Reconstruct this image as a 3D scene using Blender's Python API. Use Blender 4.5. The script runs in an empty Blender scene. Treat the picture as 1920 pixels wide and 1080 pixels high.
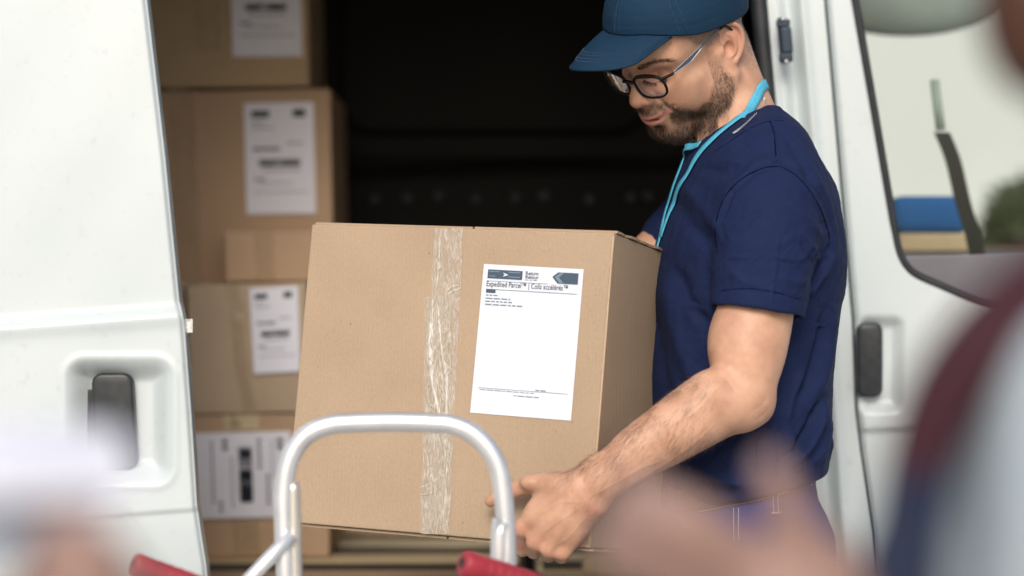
import bpy, bmesh, math, random
import numpy as np
from mathutils import Vector, Matrix
R = math.radians
random.seed(7)
rng = np.random.default_rng(11)
scene = bpy.context.scene
col = scene.collection

# ------------------------------------------------------------------ camera, sky, sun, exposure
CAMZ = 1.30
FPX = 4533.0                      # 85 mm on a 36 mm sensor, in pixels of a 1920 wide frame
cd = bpy.data.cameras.new('camera')
cam = bpy.data.objects.new('camera', cd)
col.objects.link(cam)
cam.location = (0, 0, CAMZ)
cam.rotation_euler = (R(90), 0, 0)
cd.lens = 85.0
cd.sensor_width = 36.0
cd.clip_start = 0.05
cd.clip_end = 400.0
cd.dof.use_dof = True
cd.dof.focus_distance = 3.19
cd.dof.aperture_fstop = 2.0
cd.dof.aperture_blades = 9
scene.camera = cam

SUN_ELEV, SUN_AZ = 35.0, -6.0     # soft sun behind the camera
world = bpy.data.worlds.new('World')
scene.world = world
world.use_nodes = True
wn = world.node_tree
wn.nodes.clear()
wo = wn.nodes.new('ShaderNodeOutputWorld')
wb = wn.nodes.new('ShaderNodeBackground')
ws = wn.nodes.new('ShaderNodeTexSky')
ws.sky_type = 'NISHITA'
ws.sun_disc = False
ws.sun_elevation = R(SUN_ELEV)
ws.sun_rotation = R(180.0 - SUN_AZ)
ws.air_density = 1.0
ws.dust_density = 4.0
ws.ozone_density = 1.0
wb.inputs['Strength'].default_value = 0.125
wn.links.new(ws.outputs[0], wb.inputs[0])
wn.links.new(wb.outputs[0], wo.inputs[0])

sd = bpy.data.lights.new('sun', 'SUN')
sd.energy = 1.5
sd.angle = R(24.0)
sd.color = (1.0, 0.98, 0.95)
sun = bpy.data.objects.new('sun', sd)
col.objects.link(sun)
_az = R(SUN_AZ)
_sdir = Vector((math.sin(_az) * math.cos(R(SUN_ELEV)), -math.cos(_az) * math.cos(R(SUN_ELEV)), math.sin(R(SUN_ELEV))))
sun.rotation_euler = _sdir.to_track_quat('Z', 'Y').to_euler()
sun.location = (3, -5, 6)

scene.view_settings.view_transform = 'Standard'
scene.view_settings.look = 'None'
scene.view_settings.gamma = 1.0
scene.view_settings.exposure = 0.26
scene.view_settings.use_curve_mapping = False
scene.render.engine = 'CYCLES'
scene.cycles.use_denoising = True
scene.cycles.max_bounces = 8
scene.cycles.transparent_max_bounces = 16
scene.cycles.caustics_reflective = False
scene.cycles.caustics_refractive = False

# ------------------------------------------------------------------ helpers
def P(px, py, Y):
    """world point seen at photograph pixel px,py when it stands Y metres in front of the camera"""
    return Vector(((px - 960.0) / FPX * Y, Y, CAMZ - (py - 540.0) / FPX * Y))

def tag(o, label=None, cat=None, group=None, kind=None):
    if label: o['label'] = label
    if cat: o['category'] = cat
    if group: o['group'] = group
    if kind: o['kind'] = kind
    return o

def empty(name, loc=(0, 0, 0), label=None, cat=None, group=None):
    o = bpy.data.objects.new(name, None)
    o.location = loc
    o.empty_display_size = 0.1
    col.objects.link(o)
    return tag(o, label, cat, group)

def link(name, me, mat=None, parent=None, smooth=False):
    o = bpy.data.objects.new(name, me)
    col.objects.link(o)
    if mat is not None and not me.materials:
        me.materials.append(mat)
    if smooth:
        me.polygons.foreach_set('use_smooth', [True] * len(me.polygons))
    if parent is not None:
        o.parent = parent
        o.matrix_parent_inverse = Matrix.Identity(4)
        pm = parent.matrix_basis
        if parent.parent is not None:
            pm = parent.parent.matrix_basis @ pm
        o.matrix_basis = pm.inverted() @ Matrix.Identity(4)
    return o

def pymesh(name, verts, faces):
    me = bpy.data.meshes.new(name)
    me.from_pydata([tuple(v) for v in verts], [], [tuple(int(i) for i in f) for f in faces])
    me.validate()
    me.update()
    return me

def npmesh(name, V, Q):
    """fast mesh from numpy arrays; Q is (n,3) or (n,4)"""
    me = bpy.data.meshes.new(name)
    n, k = Q.shape
    me.vertices.add(len(V)); me.loops.add(n * k); me.polygons.add(n)
    me.vertices.foreach_set('co', np.ascontiguousarray(V, dtype=np.float32).ravel())
    me.loops.foreach_set('vertex_index', np.ascontiguousarray(Q, dtype=np.int32).ravel())
    me.polygons.foreach_set('loop_start', np.arange(0, n * k, k, dtype=np.int32))
    me.update(calc_edges=True)
    me.validate()
    return me

def add_attr(me, name, arr):
    a = me.attributes.new(name, 'FLOAT', 'POINT')
    a.data.foreach_set('value', np.ascontiguousarray(arr, dtype=np.float32))

def bm_done(name, bm, mat, parent=None, smooth=False, bevel=0.0, segs=2):
    if bevel > 0:
        bmesh.ops.bevel(bm, geom=[e for e in bm.edges if len(e.link_faces) == 2 and e.calc_face_angle(0) > 0.5],
                        offset=bevel, segments=segs, profile=0.5, affect='EDGES')
    me = bpy.data.meshes.new(name)
    bm.to_mesh(me)
    bm.free()
    o = link(name, me, mat, parent, smooth)
    return o

def add_box(bm, c, s, rot=None):
    r = bmesh.ops.create_cube(bm, size=1.0)
    M = Matrix.Translation(Vector(c)) @ (rot.to_4x4() if rot is not None else Matrix.Identity(4)) @ Matrix.Diagonal((s[0], s[1], s[2], 1))
    bmesh.ops.transform(bm, matrix=M, verts=r['verts'])
    return r['verts']

def tube_arrays(pts, rad, seg=12, closed=False, caps=True, flat=None):
    """tube along points; rad scalar or list; flat=(wx,wy) gives an elliptical section with a fixed 'up' frame"""
    pts = [Vector(p) for p in pts]
    n = len(pts)
    rads = rad if isinstance(rad, (list, tuple)) else [rad] * n
    V = []; Fc = []
    prev = None
    for i, p in enumerate(pts):
        a = pts[(i - 1) % n] if (i > 0 or closed) else pts[i]
        b = pts[(i + 1) % n] if (i < n - 1 or closed) else pts[i]
        t = (b - a).normalized()
        if prev is None:
            u = t.orthogonal().normalized()
        else:
            u = (prev - t * prev.dot(t)).normalized()
        prev = u
        w = t.cross(u)
        for k in range(seg):
            an = 2 * math.pi * k / seg
            V.append(p + (u * math.cos(an) + w * math.sin(an)) * rads[i])
    m = n if closed else n - 1
    for i in range(m):
        j = (i + 1) % n
        for k in range(seg):
            k2 = (k + 1) % seg
            Fc.append((i * seg + k, i * seg + k2, j * seg + k2, j * seg + k))
    if caps and not closed:
        Fc.append(tuple(range(seg - 1, -1, -1)))
        Fc.append(tuple((n - 1) * seg + k for k in range(seg)))
    return V, Fc

def tube(name, pts, rad, mat, parent=None, seg=12, closed=False, caps=True):
    V, Fc = tube_arrays(pts, rad, seg, closed, caps)
    return link(name, pymesh(name, V, Fc), mat, parent, True)

def catmull(pts, n=8, closed=False):
    pts = [Vector(p) for p in pts]
    out = []
    m = len(pts)
    rngi = range(m) if closed else range(m - 1)
    for i in rngi:
        p0 = pts[(i - 1) % m] if (closed or i > 0) else pts[0]
        p1 = pts[i]; p2 = pts[(i + 1) % m]
        p3 = pts[(i + 2) % m] if (closed or i < m - 2) else pts[-1]
        for k in range(n):
            t = k / n
            out.append(0.5 * ((2 * p1) + (-p0 + p2) * t + (2 * p0 - 5 * p1 + 4 * p2 - p3) * t * t + (-p0 + 3 * p1 - 3 * p2 + p3) * t ** 3))
    if not closed:
        out.append(pts[-1].copy())
    return out

# ------------------------------------------------------------------ materials
def mat_new(name):
    m = bpy.data.materials.new(name)
    m.use_nodes = True
    nt = m.node_tree
    b = nt.nodes['Principled BSDF']
    return m, nt, b

def N(nt, t, **kw):
    n = nt.nodes.new(t)
    for k, v in kw.items():
        if k in n.inputs: n.inputs[k].default_value = v
        else: setattr(n, k, v)
    return n

def noise_mix(nt, b, c1, c2, scale=5.0, detail=6.0, coord='Object', lo=0.35, hi=0.65, stretch=None):
    tc = N(nt, 'ShaderNodeTexCoord')
    src = tc.outputs[coord]
    if stretch:
        mp = N(nt, 'ShaderNodeMapping'); mp.inputs['Scale'].default_value = stretch
        nt.links.new(src, mp.inputs[0]); src = mp.outputs[0]
    no = N(nt, 'ShaderNodeTexNoise'); no.inputs['Scale'].default_value = scale; no.inputs['Detail'].default_value = detail
    nt.links.new(src, no.inputs['Vector'])
    cr = N(nt, 'ShaderNodeValToRGB')
    cr.color_ramp.elements[0].position = lo; cr.color_ramp.elements[0].color = (*c1, 1)
    cr.color_ramp.elements[1].position = hi; cr.color_ramp.elements[1].color = (*c2, 1)
    nt.links.new(no.outputs['Fac'], cr.inputs[0])
    nt.links.new(cr.outputs[0], b.inputs['Base Color'])
    return src, no, cr

def bump(nt, b, src, scale, strength, dist=0.001, detail=4.0, kind='noise', prev=None):
    if kind == 'noise':
        t = N(nt, 'ShaderNodeTexNoise'); t.inputs['Scale'].default_value = scale; t.inputs['Detail'].default_value = detail
        o = t.outputs['Fac']
    else:
        t = N(nt, 'ShaderNodeTexVoronoi'); t.inputs['Scale'].default_value = scale
        o = t.outputs['Distance']
    if src is not None: nt.links.new(src, t.inputs['Vector'])
    bp = N(nt, 'ShaderNodeBump'); bp.inputs['Strength'].default_value = strength; bp.inputs['Distance'].default_value = dist
    nt.links.new(o, bp.inputs['Height'])
    if prev is not None: nt.links.new(prev.outputs[0], bp.inputs['Normal'])
    nt.links.new(bp.outputs[0], b.inputs['Normal'])
    return bp

def simple(name, c, rough=0.5, metal=0.0, var=0.12, scale=8.0, bscale=0, bstr=0.2, bdist=0.001, coat=0.0, spec=None, stretch=None):
    m, nt, b = mat_new(name)
    c1 = tuple(x * (1 - var) for x in c); c2 = tuple(min(1, x * (1 + var)) for x in c)
    src, no, cr = noise_mix(nt, b, c1, c2, scale, stretch=stretch)
    b.inputs['Roughness'].default_value = rough
    b.inputs['Metallic'].default_value = metal
    b.inputs['Coat Weight'].default_value = coat
    if spec is not None: b.inputs['Specular IOR Level'].default_value = spec
    if bscale: bump(nt, b, src, bscale, bstr, bdist)
    return m

# ------------------------------------------------------------------ signed distance modelling (centimetres)
def f_rc(a, b, r1, r2):
    a = np.array(a, np.float32); b = np.array(b, np.float32)
    ba = b - a; l2 = float(ba @ ba); rr = r1 - r2; a2 = l2 - rr * rr; il2 = 1.0 / l2
    def f(p):
        pa = p - a
        y = pa @ ba
        z = y - l2
        q = pa * l2 - y[:, None] * ba
        x2 = np.einsum('ij,ij->i', q, q)
        y2 = y * y * l2; z2 = z * z * l2
        k = np.sign(rr) * rr * rr * x2
        d1 = np.sqrt(x2 + z2) * il2 - r2
        d2 = np.sqrt(x2 + y2) * il2 - r1
        d3 = (np.sqrt(np.maximum(x2 * a2 * il2, 0)) + y * rr) * il2 - r1
        return np.where(np.sign(z) * a2 * z2 > k, d1, np.where(np.sign(y) * a2 * y2 < k, d2, d3))
    f.bb = (np.minimum(a - r1, b - r2), np.maximum(a + r1, b + r2))
    return f

def f_el(c, r, rot=None):
    c = np.array(c, np.float32); r = np.array(r, np.float32)
    Rm = None if rot is None else np.array(rot, np.float32)
    def f(p):
        q = p - c
        if Rm is not None: q = q @ Rm          # rows of world -> local
        k0 = np.sqrt(((q / r) ** 2).sum(1)); k1 = np.sqrt(((q / (r * r)) ** 2).sum(1))
        return k0 * (k0 - 1.0) / np.maximum(k1, 1e-6)
    e = r if Rm is None else np.full(3, r.max())
    f.bb = (c - e, c + e)
    return f

def smin(a, b, k):
    if k <= 0: return np.minimum(a, b)
    h = np.maximum(k - np.abs(a - b), 0) / k
    return np.minimum(a, b) - h * h * k * 0.25

def smax(a, b, k): return -smin(-a, -b, k)

def f_chain(pts, rs, n=4):
    """smooth limb: spline through the joints with an interpolated radius"""
    q = [np.array([*p, r], float) for p, r in zip(pts, rs)]
    m = len(q); out = []
    for i in range(m - 1):
        p0 = q[i - 1] if i else 2 * q[0] - q[1]; p1 = q[i]; p2 = q[i + 1]; p3 = q[i + 2] if i < m - 2 else 2 * q[-1] - q[-2]
        for k in range(n):
            t = k / n
            out.append(0.5 * ((2 * p1) + (-p0 + p2) * t + (2 * p0 - 5 * p1 + 4 * p2 - p3) * t * t + (-p0 + 3 * p1 - 3 * p2 + p3) * t ** 3))
    out.append(q[-1])
    out = np.array(out, np.float32)
    def f(p):
        d = np.full(len(p), 1e3, np.float32)
        for a, b in zip(out[:-1], out[1:]):
            ba = b[:3] - a[:3]; l2 = max(float(ba @ ba), 1e-9)
            pa = p - a[:3]
            t = np.clip(pa @ ba / l2, 0, 1)
            v = pa - t[:, None] * ba
            np.minimum(d, np.sqrt(np.einsum('ij,ij->i', v, v)) - (a[3] + (b[3] - a[3]) * t), out=d)
        return d
    rr = out[:, 3:4]
    f.bb = ((out[:, :3] - rr).min(0), (out[:, :3] + rr).max(0))
    return f

PAD = 2.5
class Field:
    def __init__(s): s.ops = []
    def add(s, f, k=0.5): s.ops.append(('+', f, k)); return s
    def sub(s, f, k=0.3): s.ops.append(('-', f, k)); return s
    def cut(s, f, k=0.3): s.ops.append(('&', f, k)); return s
    def chain(s, pts, rs, k=0.5, n=4):
        s.add(f_chain(pts, rs, n), k); return s
    def __call__(s, p):
        d = np.full(len(p), 1e3, np.float32)
        for op, f, k in s.ops:
            bb = getattr(f, 'bb', None)
            if bb is not None and op != '&' and len(p) > 4000:
                m = np.where(((p > bb[0] - (k + PAD)) & (p < bb[1] + (k + PAD))).all(1))[0]
                if not len(m): continue
                v = f(p[m]).astype(np.float32)
                d[m] = smin(d[m], v, k) if op == '+' else smax(d[m], -v, k)
                continue
            v = f(p).astype(np.float32)
            if op == '+': d = smin(d, v, k)
            elif op == '-': d = smax(d, -v, k)
            else: d = smax(d, v, k)
        return d

def isosurface(field, lo, hi, h, B=8, slack=1.7):
    global PAD
    PAD = slack * 0.87 * h * B + 0.3
    lo = np.array(lo, np.float64); hi = np.array(hi, np.float64)
    nb = np.ceil((hi - lo) / (h * B)).astype(int)
    g = np.stack(np.meshgrid(*[np.arange(n) for n in nb], indexing='ij'), -1).reshape(-1, 3)
    cen = lo + (g + 0.5) * (h * B)
    d = np.concatenate([field(c.astype(np.float32)) for c in np.array_split(cen, max(1, len(cen) // 200000))])
    act = g[np.abs(d) < h * B * 0.87 * slack]
    loc = np.stack(np.meshgrid(*[np.arange(B + 1)] * 3, indexing='ij'), -1).reshape(-1, 3)
    n1 = B + 1
    dims = nb * B + 2
    ky = int(dims[2]); kx = int(dims[1]) * ky
    CK = []; CV = []; EK = []
    for chunk in np.array_split(act, max(1, len(act) // 150)):
        idx = (chunk[:, None, :] * B + loc[None]).reshape(-1, 3)
        v = field((lo + idx * h).astype(np.float32)).reshape(len(chunk), n1, n1, n1)
        s = v < 0
        has = (s.any(axis=(1, 2, 3)) & ~s.all(axis=(1, 2, 3)))
        if not has.any(): continue
        v = v[has]; s = s[has]; ch = chunk[has]
        acc = np.zeros((len(ch), B, B, B, 3), np.float32); cnt = np.zeros((len(ch), B, B, B), np.float32)
        sl = [slice(0, B), slice(1, B + 1)]
        for ax in range(3):
            o1, o2 = [a for a in range(3) if a != ax]
            for i in (0, 1):
                for j in (0, 1):
                    s0 = [None] * 3; s1 = [None] * 3
                    s0[ax] = sl[0]; s1[ax] = sl[1]; s0[o1] = s1[o1] = sl[i]; s0[o2] = s1[o2] = sl[j]
                    a = v[:, s0[0], s0[1], s0[2]]; b = v[:, s1[0], s1[1], s1[2]]
                    cr = (a < 0) != (b < 0)
                    t = np.where(cr, a / np.where(np.abs(a - b) < 1e-9, 1, a - b), 0)
                    off = [0, 0, 0]; off[o1] = i; off[o2] = j
                    for c3 in range(3):
                        acc[..., c3] += np.where(cr, t if c3 == ax else off[c3], 0)
                    cnt += cr
            # edges owned by this block
            s0 = [sl[0]] * 3; s1 = [sl[0]] * 3; s1[ax] = sl[1]
            a = s[:, s0[0], s0[1], s0[2]]; b = s[:, s1[0], s1[1], s1[2]]
            w = np.argwhere(a != b)
            if len(w):
                gi = ch[w[:, 0]] * B + w[:, 1:]
                EK.append(np.column_stack([gi, np.full(len(w), ax), a[w[:, 0], w[:, 1], w[:, 2], w[:, 3]]]))
        w = np.argwhere(cnt > 0)
        gi = ch[w[:, 0]] * B + w[:, 1:]
        c = acc[w[:, 0], w[:, 1], w[:, 2], w[:, 3]] / cnt[w[:, 0], w[:, 1], w[:, 2], w[:, 3]][:, None]
        CK.append(gi[:, 0] * kx + gi[:, 1] * ky + gi[:, 2]); CV.append(lo + (gi + c) * h)
    CK = np.concatenate(CK); CV = np.concatenate(CV); EK = np.concatenate(EK)
    o = np.argsort(CK); CK = CK[o]; CV = CV[o]
    g = EK[:, :3]; ax = EK[:, 3]; sg = EK[:, 4].astype(bool)
    e = np.eye(3, dtype=int)
    u = e[(ax + 1) % 3]; w = e[(ax + 2) % 3]
    qs = [g, g - u, g - u - w, g - w]
    Q = []; ok = np.ones(len(g), bool)
    for q in qs:
        ok &= (q >= 0).all(1)
        k = q[:, 0] * kx + q[:, 1] * ky + q[:, 2]
        i = np.clip(np.searchsorted(CK, k), 0, len(CK) - 1)
        ok &= CK[i] == k
        Q.append(i)
    Q = np.stack(Q, 1)
    Q[~sg] = Q[~sg][:, ::-1]
    Q = Q[ok]
    return CV, Q

def relax(V, Q, n=1, lam=0.5):
    for _ in range(n):
        S = np.zeros_like(V); C = np.zeros(len(V))
        for a in range(4):
            for b in ((a + 1) % 4, (a - 1) % 4):
                for c in range(3): S[:, c] += np.bincount(Q[:, a], V[Q[:, b], c], len(V))
                C += np.bincount(Q[:, a], minlength=len(V))
        V = V * (1 - lam) + lam * S / np.maximum(C, 1)[:, None]
    return V

def vnormals(V, Q):
    a = V[Q[:, 2]] - V[Q[:, 0]]; b = V[Q[:, 3]] - V[Q[:, 1]]
    fn = np.cross(a, b)
    n = np.zeros_like(V)
    for k in range(4):
        for c in range(3): n[:, c] += np.bincount(Q[:, k], fn[:, c], len(V))
    return n / np.maximum(np.linalg.norm(n, axis=1), 1e-9)[:, None]

def keep_compact(V, Q, mask, attrs=()):
    """drop vertices where mask is False"""
    Q = Q[mask[Q].all(1)]
    used = np.unique(Q)
    mp = np.full(len(V), -1); mp[used] = np.arange(len(used))
    return V[used], mp[Q], [a[used] for a in attrs]

def vnoise(p, f, seed=0):
    """cheap smooth pseudo noise, -1..1"""
    r = np.random.default_rng(seed)
    o = np.zeros(len(p))
    for i in range(6):
        d = r.normal(size=3); d /= np.linalg.norm(d)
        o += np.sin((p @ d) * f * r.uniform(0.6, 1.6) + r.uniform(0, 6.28))
    return o / 3.0

def sstep(a, b, x):
    t = np.clip((x - a) / (b - a), 0, 1)
    return t * t * (3 - 2 * t)

def W(px, py, Y):
    p = P(px, py, Y)
    return np.array([p.x * 100, p.y * 100, p.z * 100])
# ------------------------------------------------------------------ the delivery man: head frame
def head_rot(y, p, r):
    B = np.array([[-1, 0, 0], [0, -1, 0], [0, 0, 1.0]])
    cy, sy, cp, sp, cr, sr = math.cos(y), math.sin(y), math.cos(p), math.sin(p), math.cos(r), math.sin(r)
    Rz = np.array([[cy, -sy, 0], [sy, cy, 0], [0, 0, 1]]); Ry = np.array([[cp, 0, sp], [0, 1, 0], [-sp, 0, cp]])
    Rx = np.array([[1, 0, 0], [0, cr, -sr], [0, sr, cr]])
    return B @ Rz @ Ry @ Rx
HR = head_rot(R(35.2), R(34.8), R(-11.0))
HT = np.array([23.76, 332.0, 163.1]); HS = 1.01
def h2w(q): return (np.atleast_2d(q) @ HR.T) * HS + HT          # head cm -> world cm
def w2h(p): return ((np.atleast_2d(p) - HT) @ HR) / HS
def HW(q):
    v = h2w(q)[0] / 100
    return Vector(v)
def wh(px, py, Y): return w2h(W(px, py, Y))[0]

def rot2(a):       # rotation in the sagittal plane
    c, s = math.cos(a), math.sin(a)
    return np.array([[c, 0, -s], [0, 1, 0], [s, 0, c]])

EAR_A = R(21)
def ear_pt(u, v, o=0.0, side=1):
    """u forward, v up inside the ear's own plane, o outwards"""
    c, s = math.cos(EAR_A), math.sin(EAR_A)
    return (u * c - v * s - 0.9, side * (7.2 + o - 0.40 * u), u * s + v * c + 0.15)
def ear_rot(side):
    o = np.array(ear_pt(0, 0, 0, side)); u = np.array(ear_pt(1, 0, 0, side)) - o; v = np.array(ear_pt(0, 1, 0, side)) - o
    u /= np.linalg.norm(u); v /= np.linalg.norm(v); w = np.cross(v, u)
    return np.stack([u, w, v], 1)

def head_field():
    F = Field()
    F.add(f_el((-0.6, 0, 4.0), (9.7, 7.5, 8.4)), 0)
    F.add(f_el((3.4, 0, 3.2), (6.3, 6.3, 6.0)), 2.0)                       # forehead
    F.add(f_el((3.2, 0, -2.6), (5.9, 6.15, 6.6)), 2.0)                      # mid face
    for s in (1, -1):
        F.add(f_rc((0.3, s * 5.0, -4.2), (6.9, s * 2.2, -8.3), 1.7, 1.5), 2.0)   # jaw
        F.add(f_rc((0.2, s * 5.9, -0.6), (0.6, s * 5.2, -4.6), 1.3, 1.5), 2.0)
    F.add(f_rc((7.2, -0.9, -8.4), (7.2, 0.9, -8.4), 1.85, 1.85), 1.4)      # chin
    F.add(f_el((6.2, 0, -5.0), (4.1, 3.7, 3.6)), 1.2)                      # muzzle
    for s in (1, -1):
        F.add(f_el((5.6, s * 4.25, -1.1), (2.3, 2.0, 1.9)), 1.6)           # cheek bone
        F.add(f_el((6.6, s * 3.3, -2.9), (2.1, 1.9, 2.1)), 1.4)            # smiling cheek
        F.add(f_rc((8.2, s * 1.2, 3.1), (6.5, s * 4.9, 3.0), 0.95, 0.8), 1.2)  # brow ridge
        F.add(f_el((1.5, s * 5.6, -4.6), (2.6, 1.3, 2.2)), 1.4)            # masseter
    for s in (1, -1):
        F.sub(f_el((8.9, s * 3.25, 0.75), (1.9, 1.9, 1.25)), 1.2)           # sockets
        F.sub(f_el((3.6, s * 8.3, 1.9), (3.0, 1.6, 2.6)), 2.0)             # temples
    for s in (1, -1):
        F.add(f_el((6.5, s * 3.1, 0.35), (1.4, 1.5, 1.3)), 0.35)        # closed, downcast lids
        F.add(f_rc((7.1, s * 2.1, 1.65), (6.6, s * 4.4, 1.45), 0.45, 0.4), 0.5)   # upper lid fold
        F.sub(f_rc((8.0, s * 2.0, -0.15), (7.25, s * 4.2, -0.3), 0.12, 0.1), 0.22)  # lash line
    # nose
    F.chain([(8.6, 0, 2.4), (9.6, 0, 0.9), (10.55, 0, -0.7), (10.95, 0, -1.75)], [0.62, 0.66, 0.78, 0.98], 0.9)
    F.add(f_el((9.9, 0, -1.7), (1.5, 1.35, 1.15)), 0.9)
    for s in (1, -1):
        F.add(f_el((9.75, s * 1.25, -2.15), (1.05, 0.62, 0.72)), 0.45)
        F.sub(f_el((10.2, s * 0.62, -2.95), (0.62, 0.3, 0.42)), 0.25)
    # lips (smiling)
    up = [(8.15, 3.6, -3.75), (9.6, 1.9, -4.6), (10.2, 0.5, -4.84), (10.2, -0.5, -4.84), (9.6, -1.9, -4.6), (8.15, -3.6, -3.75)]
    lo = [(8.1, 3.45, -4.0), (9.35, 1.9, -5.2), (9.85, 0.5, -5.95), (9.85, -0.5, -5.95), (9.35, -1.9, -5.2), (8.1, -3.45, -4.0)]
    F.add(f_rc((9.3, 0, -3.7), (9.0, 0, -2.9), 0.85, 0.8), 1.4)
    F.chain(up, [0.2, 0.42, 0.48, 0.48, 0.42, 0.2], 0.5)
    F.chain(lo, [0.2, 0.48, 0.6, 0.6, 0.48, 0.2], 0.5)
    mo = [(8.5, 4.1, -3.45), (10.0, 2.2, -4.88), (10.55, 1.0, -5.28), (10.75, 0, -5.36), (10.55, -1.0, -5.28), (10.0, -2.2, -4.88), (8.5, -4.1, -3.45)]
    for i in range(6):
        F.sub(f_rc(mo[i], mo[i + 1], 0.26 if 0 < i < 5 else 0.18, 0.26 if 0 < i < 5 else 0.18), 0.2)
    F.sub(f_el((10.5, 0, -5.22), (1.25, 2.1, 0.22)), 0.12)
    F.sub(f_rc((9.9, 1.0, -7.05), (9.9, -1.0, -7.05), 0.55, 0.55), 1.0)    # under the lower lip
    for s in (1, -1): F.add(f_el((4.4, s * 4.9, -3.4), (2.8, 1.25, 2.6)), 1.8)
    for s in (1, -1):                                                      # nasolabial fold, crow's feet, smile line
        n = [(9.2, s * 1.95, -1.9), (9.05, s * 2.9, -3.3), (8.4, s * 3.7, -4.6)]
        for i in range(2): F.sub(f_rc(n[i], n[i + 1], 0.2, 0.16), 0.45)
    # neck, already bent into the shoulders
    F.add(f_rc(wh(1338, 90, 3.345), wh(1386, 262, 3.335), 4.9, 5.8), 1.2)
    F.add(f_rc(wh(1354, 130, 3.34), wh(1414, 290, 3.33), 4.0, 5.4), 0.8)
    F.add(f_rc(wh(1405, 312, 3.28), wh(1405, 312, 3.40), 5.5, 5.5), 1.5)
    F.add(f_rc(wh(1370, 140, 3.285), wh(1318, 285, 3.31), 1.0, 0.9), 1.6)  # sternomastoid
    F.sub(f_rc(wh(1352, 215, 3.262), wh(1322, 262, 3.27), 0.25, 0.2), 0.9)
    # ears
    for s in (1, -1):
        rm = ear_rot(s)
        F.add(f_el(ear_pt(-0.45, 0.45, 0.0, s), (1.75, 0.34, 2.75), rm), 0.4)
        F.sub(f_chain([ear_pt(u, v, 0.62, s) for u, v in [(0.35, 1.9), (-0.4, 2.35), (-1.15, 1.9), (-1.42, 0.8), (-1.35, -0.3)]], [0.4, 0.42, 0.42, 0.38, 0.3], 2), 0.15)
        hx = [(0.35, 0.15), (1.0, 0.8), (1.2, 1.8), (0.7, 2.75), (-0.4, 3.15), (-1.5, 2.6), (-2.0, 1.4), (-1.9, 0.1), (-1.45, -1.2), (-0.85, -2.1)]
        F.add(f_chain([ear_pt(u, v, 0.28, s) for u, v in hx], [0.2, 0.28, 0.32, 0.34, 0.34, 0.34, 0.33, 0.32, 0.32, 0.3], 2), 0.16)
        F.add(f_chain([ear_pt(u, v, 0.28, s) for u, v in [(0.0, 1.75), (-0.7, 1.15), (-0.95, 0.2), (-0.8, -0.8), (-0.1, -1.35), (0.35, -1.35)]], [0.2, 0.26, 0.28, 0.27, 0.25, 0.22], 2), 0.25)
        F.add(f_el(ear_pt(-0.2, -2.4, 0.15, s), (1.0, 0.36, 0.9), rm), 0.4)
        F.sub(f_el(ear_pt(0.12, -0.15, 0.75, s), (0.80, 0.98, 1.08), rm), 0.15)
        F.add(f_el(ear_pt(0.98, -0.5, 0.1, s), (0.42, 0.5, 0.6), rm), 0.35)
    return F

def ramp_curve(xs, ys, x): return np.interp(x, xs, ys)

def beard_mask(q):
    """q in head cm -> 0..1 density of the full short beard"""
    x, y, z = q[:, 0], np.abs(q[:, 1]), q[:, 2]
    jit = vnoise(q, 3.1, 3) * 0.28
    # upper cheek border as z over x (side view)
    top = np.interp(x, [0.4, 2.2, 3.0, 4.4, 6.2, 7.6, 8.6], [1.6, 1.4, -2.6, -4.6, -5.3, -4.8, -3.6]) + jit
    back = np.interp(z, [-9, -6.5, -4, -1, 1.5], [2.2, 1.2, 0.7, 1.1, 1.3])
    m = sstep(-0.5, 0.5, top - z) * sstep(-0.5, 0.4, x - back) * sstep(-0.7, 0.7, z - np.interp(x, [-1, 1, 3, 5, 8, 9], [-4.6, -5.4, -7.0, -8.6, -10.6, -10.8]) + jit)
    m *= (x < 8.9) | (z < -6.4)
    # sideburn and cheek thin, chin and jaw full
    dens = np.interp(z, [-9, -6, -4, -1, 1.5], [1.0, 1.0, 0.8, 0.42, 0.4])
    m = m * dens
    # bare patches beside the lower lip
    m *= 1 - 0.75 * np.exp(-(((x - 8.9) / 0.9) ** 2 + ((y - 2.3) / 1.0) ** 2 + ((z + 6.5) / 0.9) ** 2))
    # moustache
    mu = sstep(-4.75, -4.3, z) * sstep(-2.75, -3.25, z) * sstep(7.9, 8.6, x) * sstep(3.6, 3.0, y)
    mu2 = sstep(2.9, 3.4, y) * sstep(4.8, 4.1, y) * sstep(-7.0, -6.2, z) * sstep(-3.4, -4.2, z) * sstep(7.0, 7.8, x)
    sp = np.exp(-(((x - 9.4) / 1.4) ** 2 + (y / 0.9) ** 2 + ((z + 7.0) / 0.45) ** 2))
    return np.clip(np.maximum.reduce([m, mu * 0.95, mu2 * 0.85, sp * 0.9]) * (1 - lip_mask(q)), 0, 1)

def hair_mask(q):
    x, y, z = q[:, 0], np.abs(q[:, 1]), q[:, 2]
    jit = vnoise(q, 2.2, 8) * 0.3
    front = np.interp(z, [-1, 1.5, 3, 5, 7], [1.0, 1.6, 3.4, 4.6, 6.5])
    m = sstep(-0.6, 0.6, front - x + jit) * sstep(-4.6, -1.0, z - 0.0 * x + jit) * ((x < -2.4) | (z > 1.0))
    bk = sstep(-0.4, 0.8, -2.2 - x) * sstep(-6.5, -1.5, z + jit)
    side = sstep(0.9, 2.4, z) * sstep(-0.6, 0.6, front - x + jit)
    m = np.maximum(bk, side)
    ear = np.exp(-(((x + 1.2) / 2.0) ** 4 + ((z - 0.4) / 3.0) ** 4)) * (y > 7.3)
    return np.clip(m * (1 - np.clip(ear * 2, 0, 1)), 0, 1)

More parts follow.
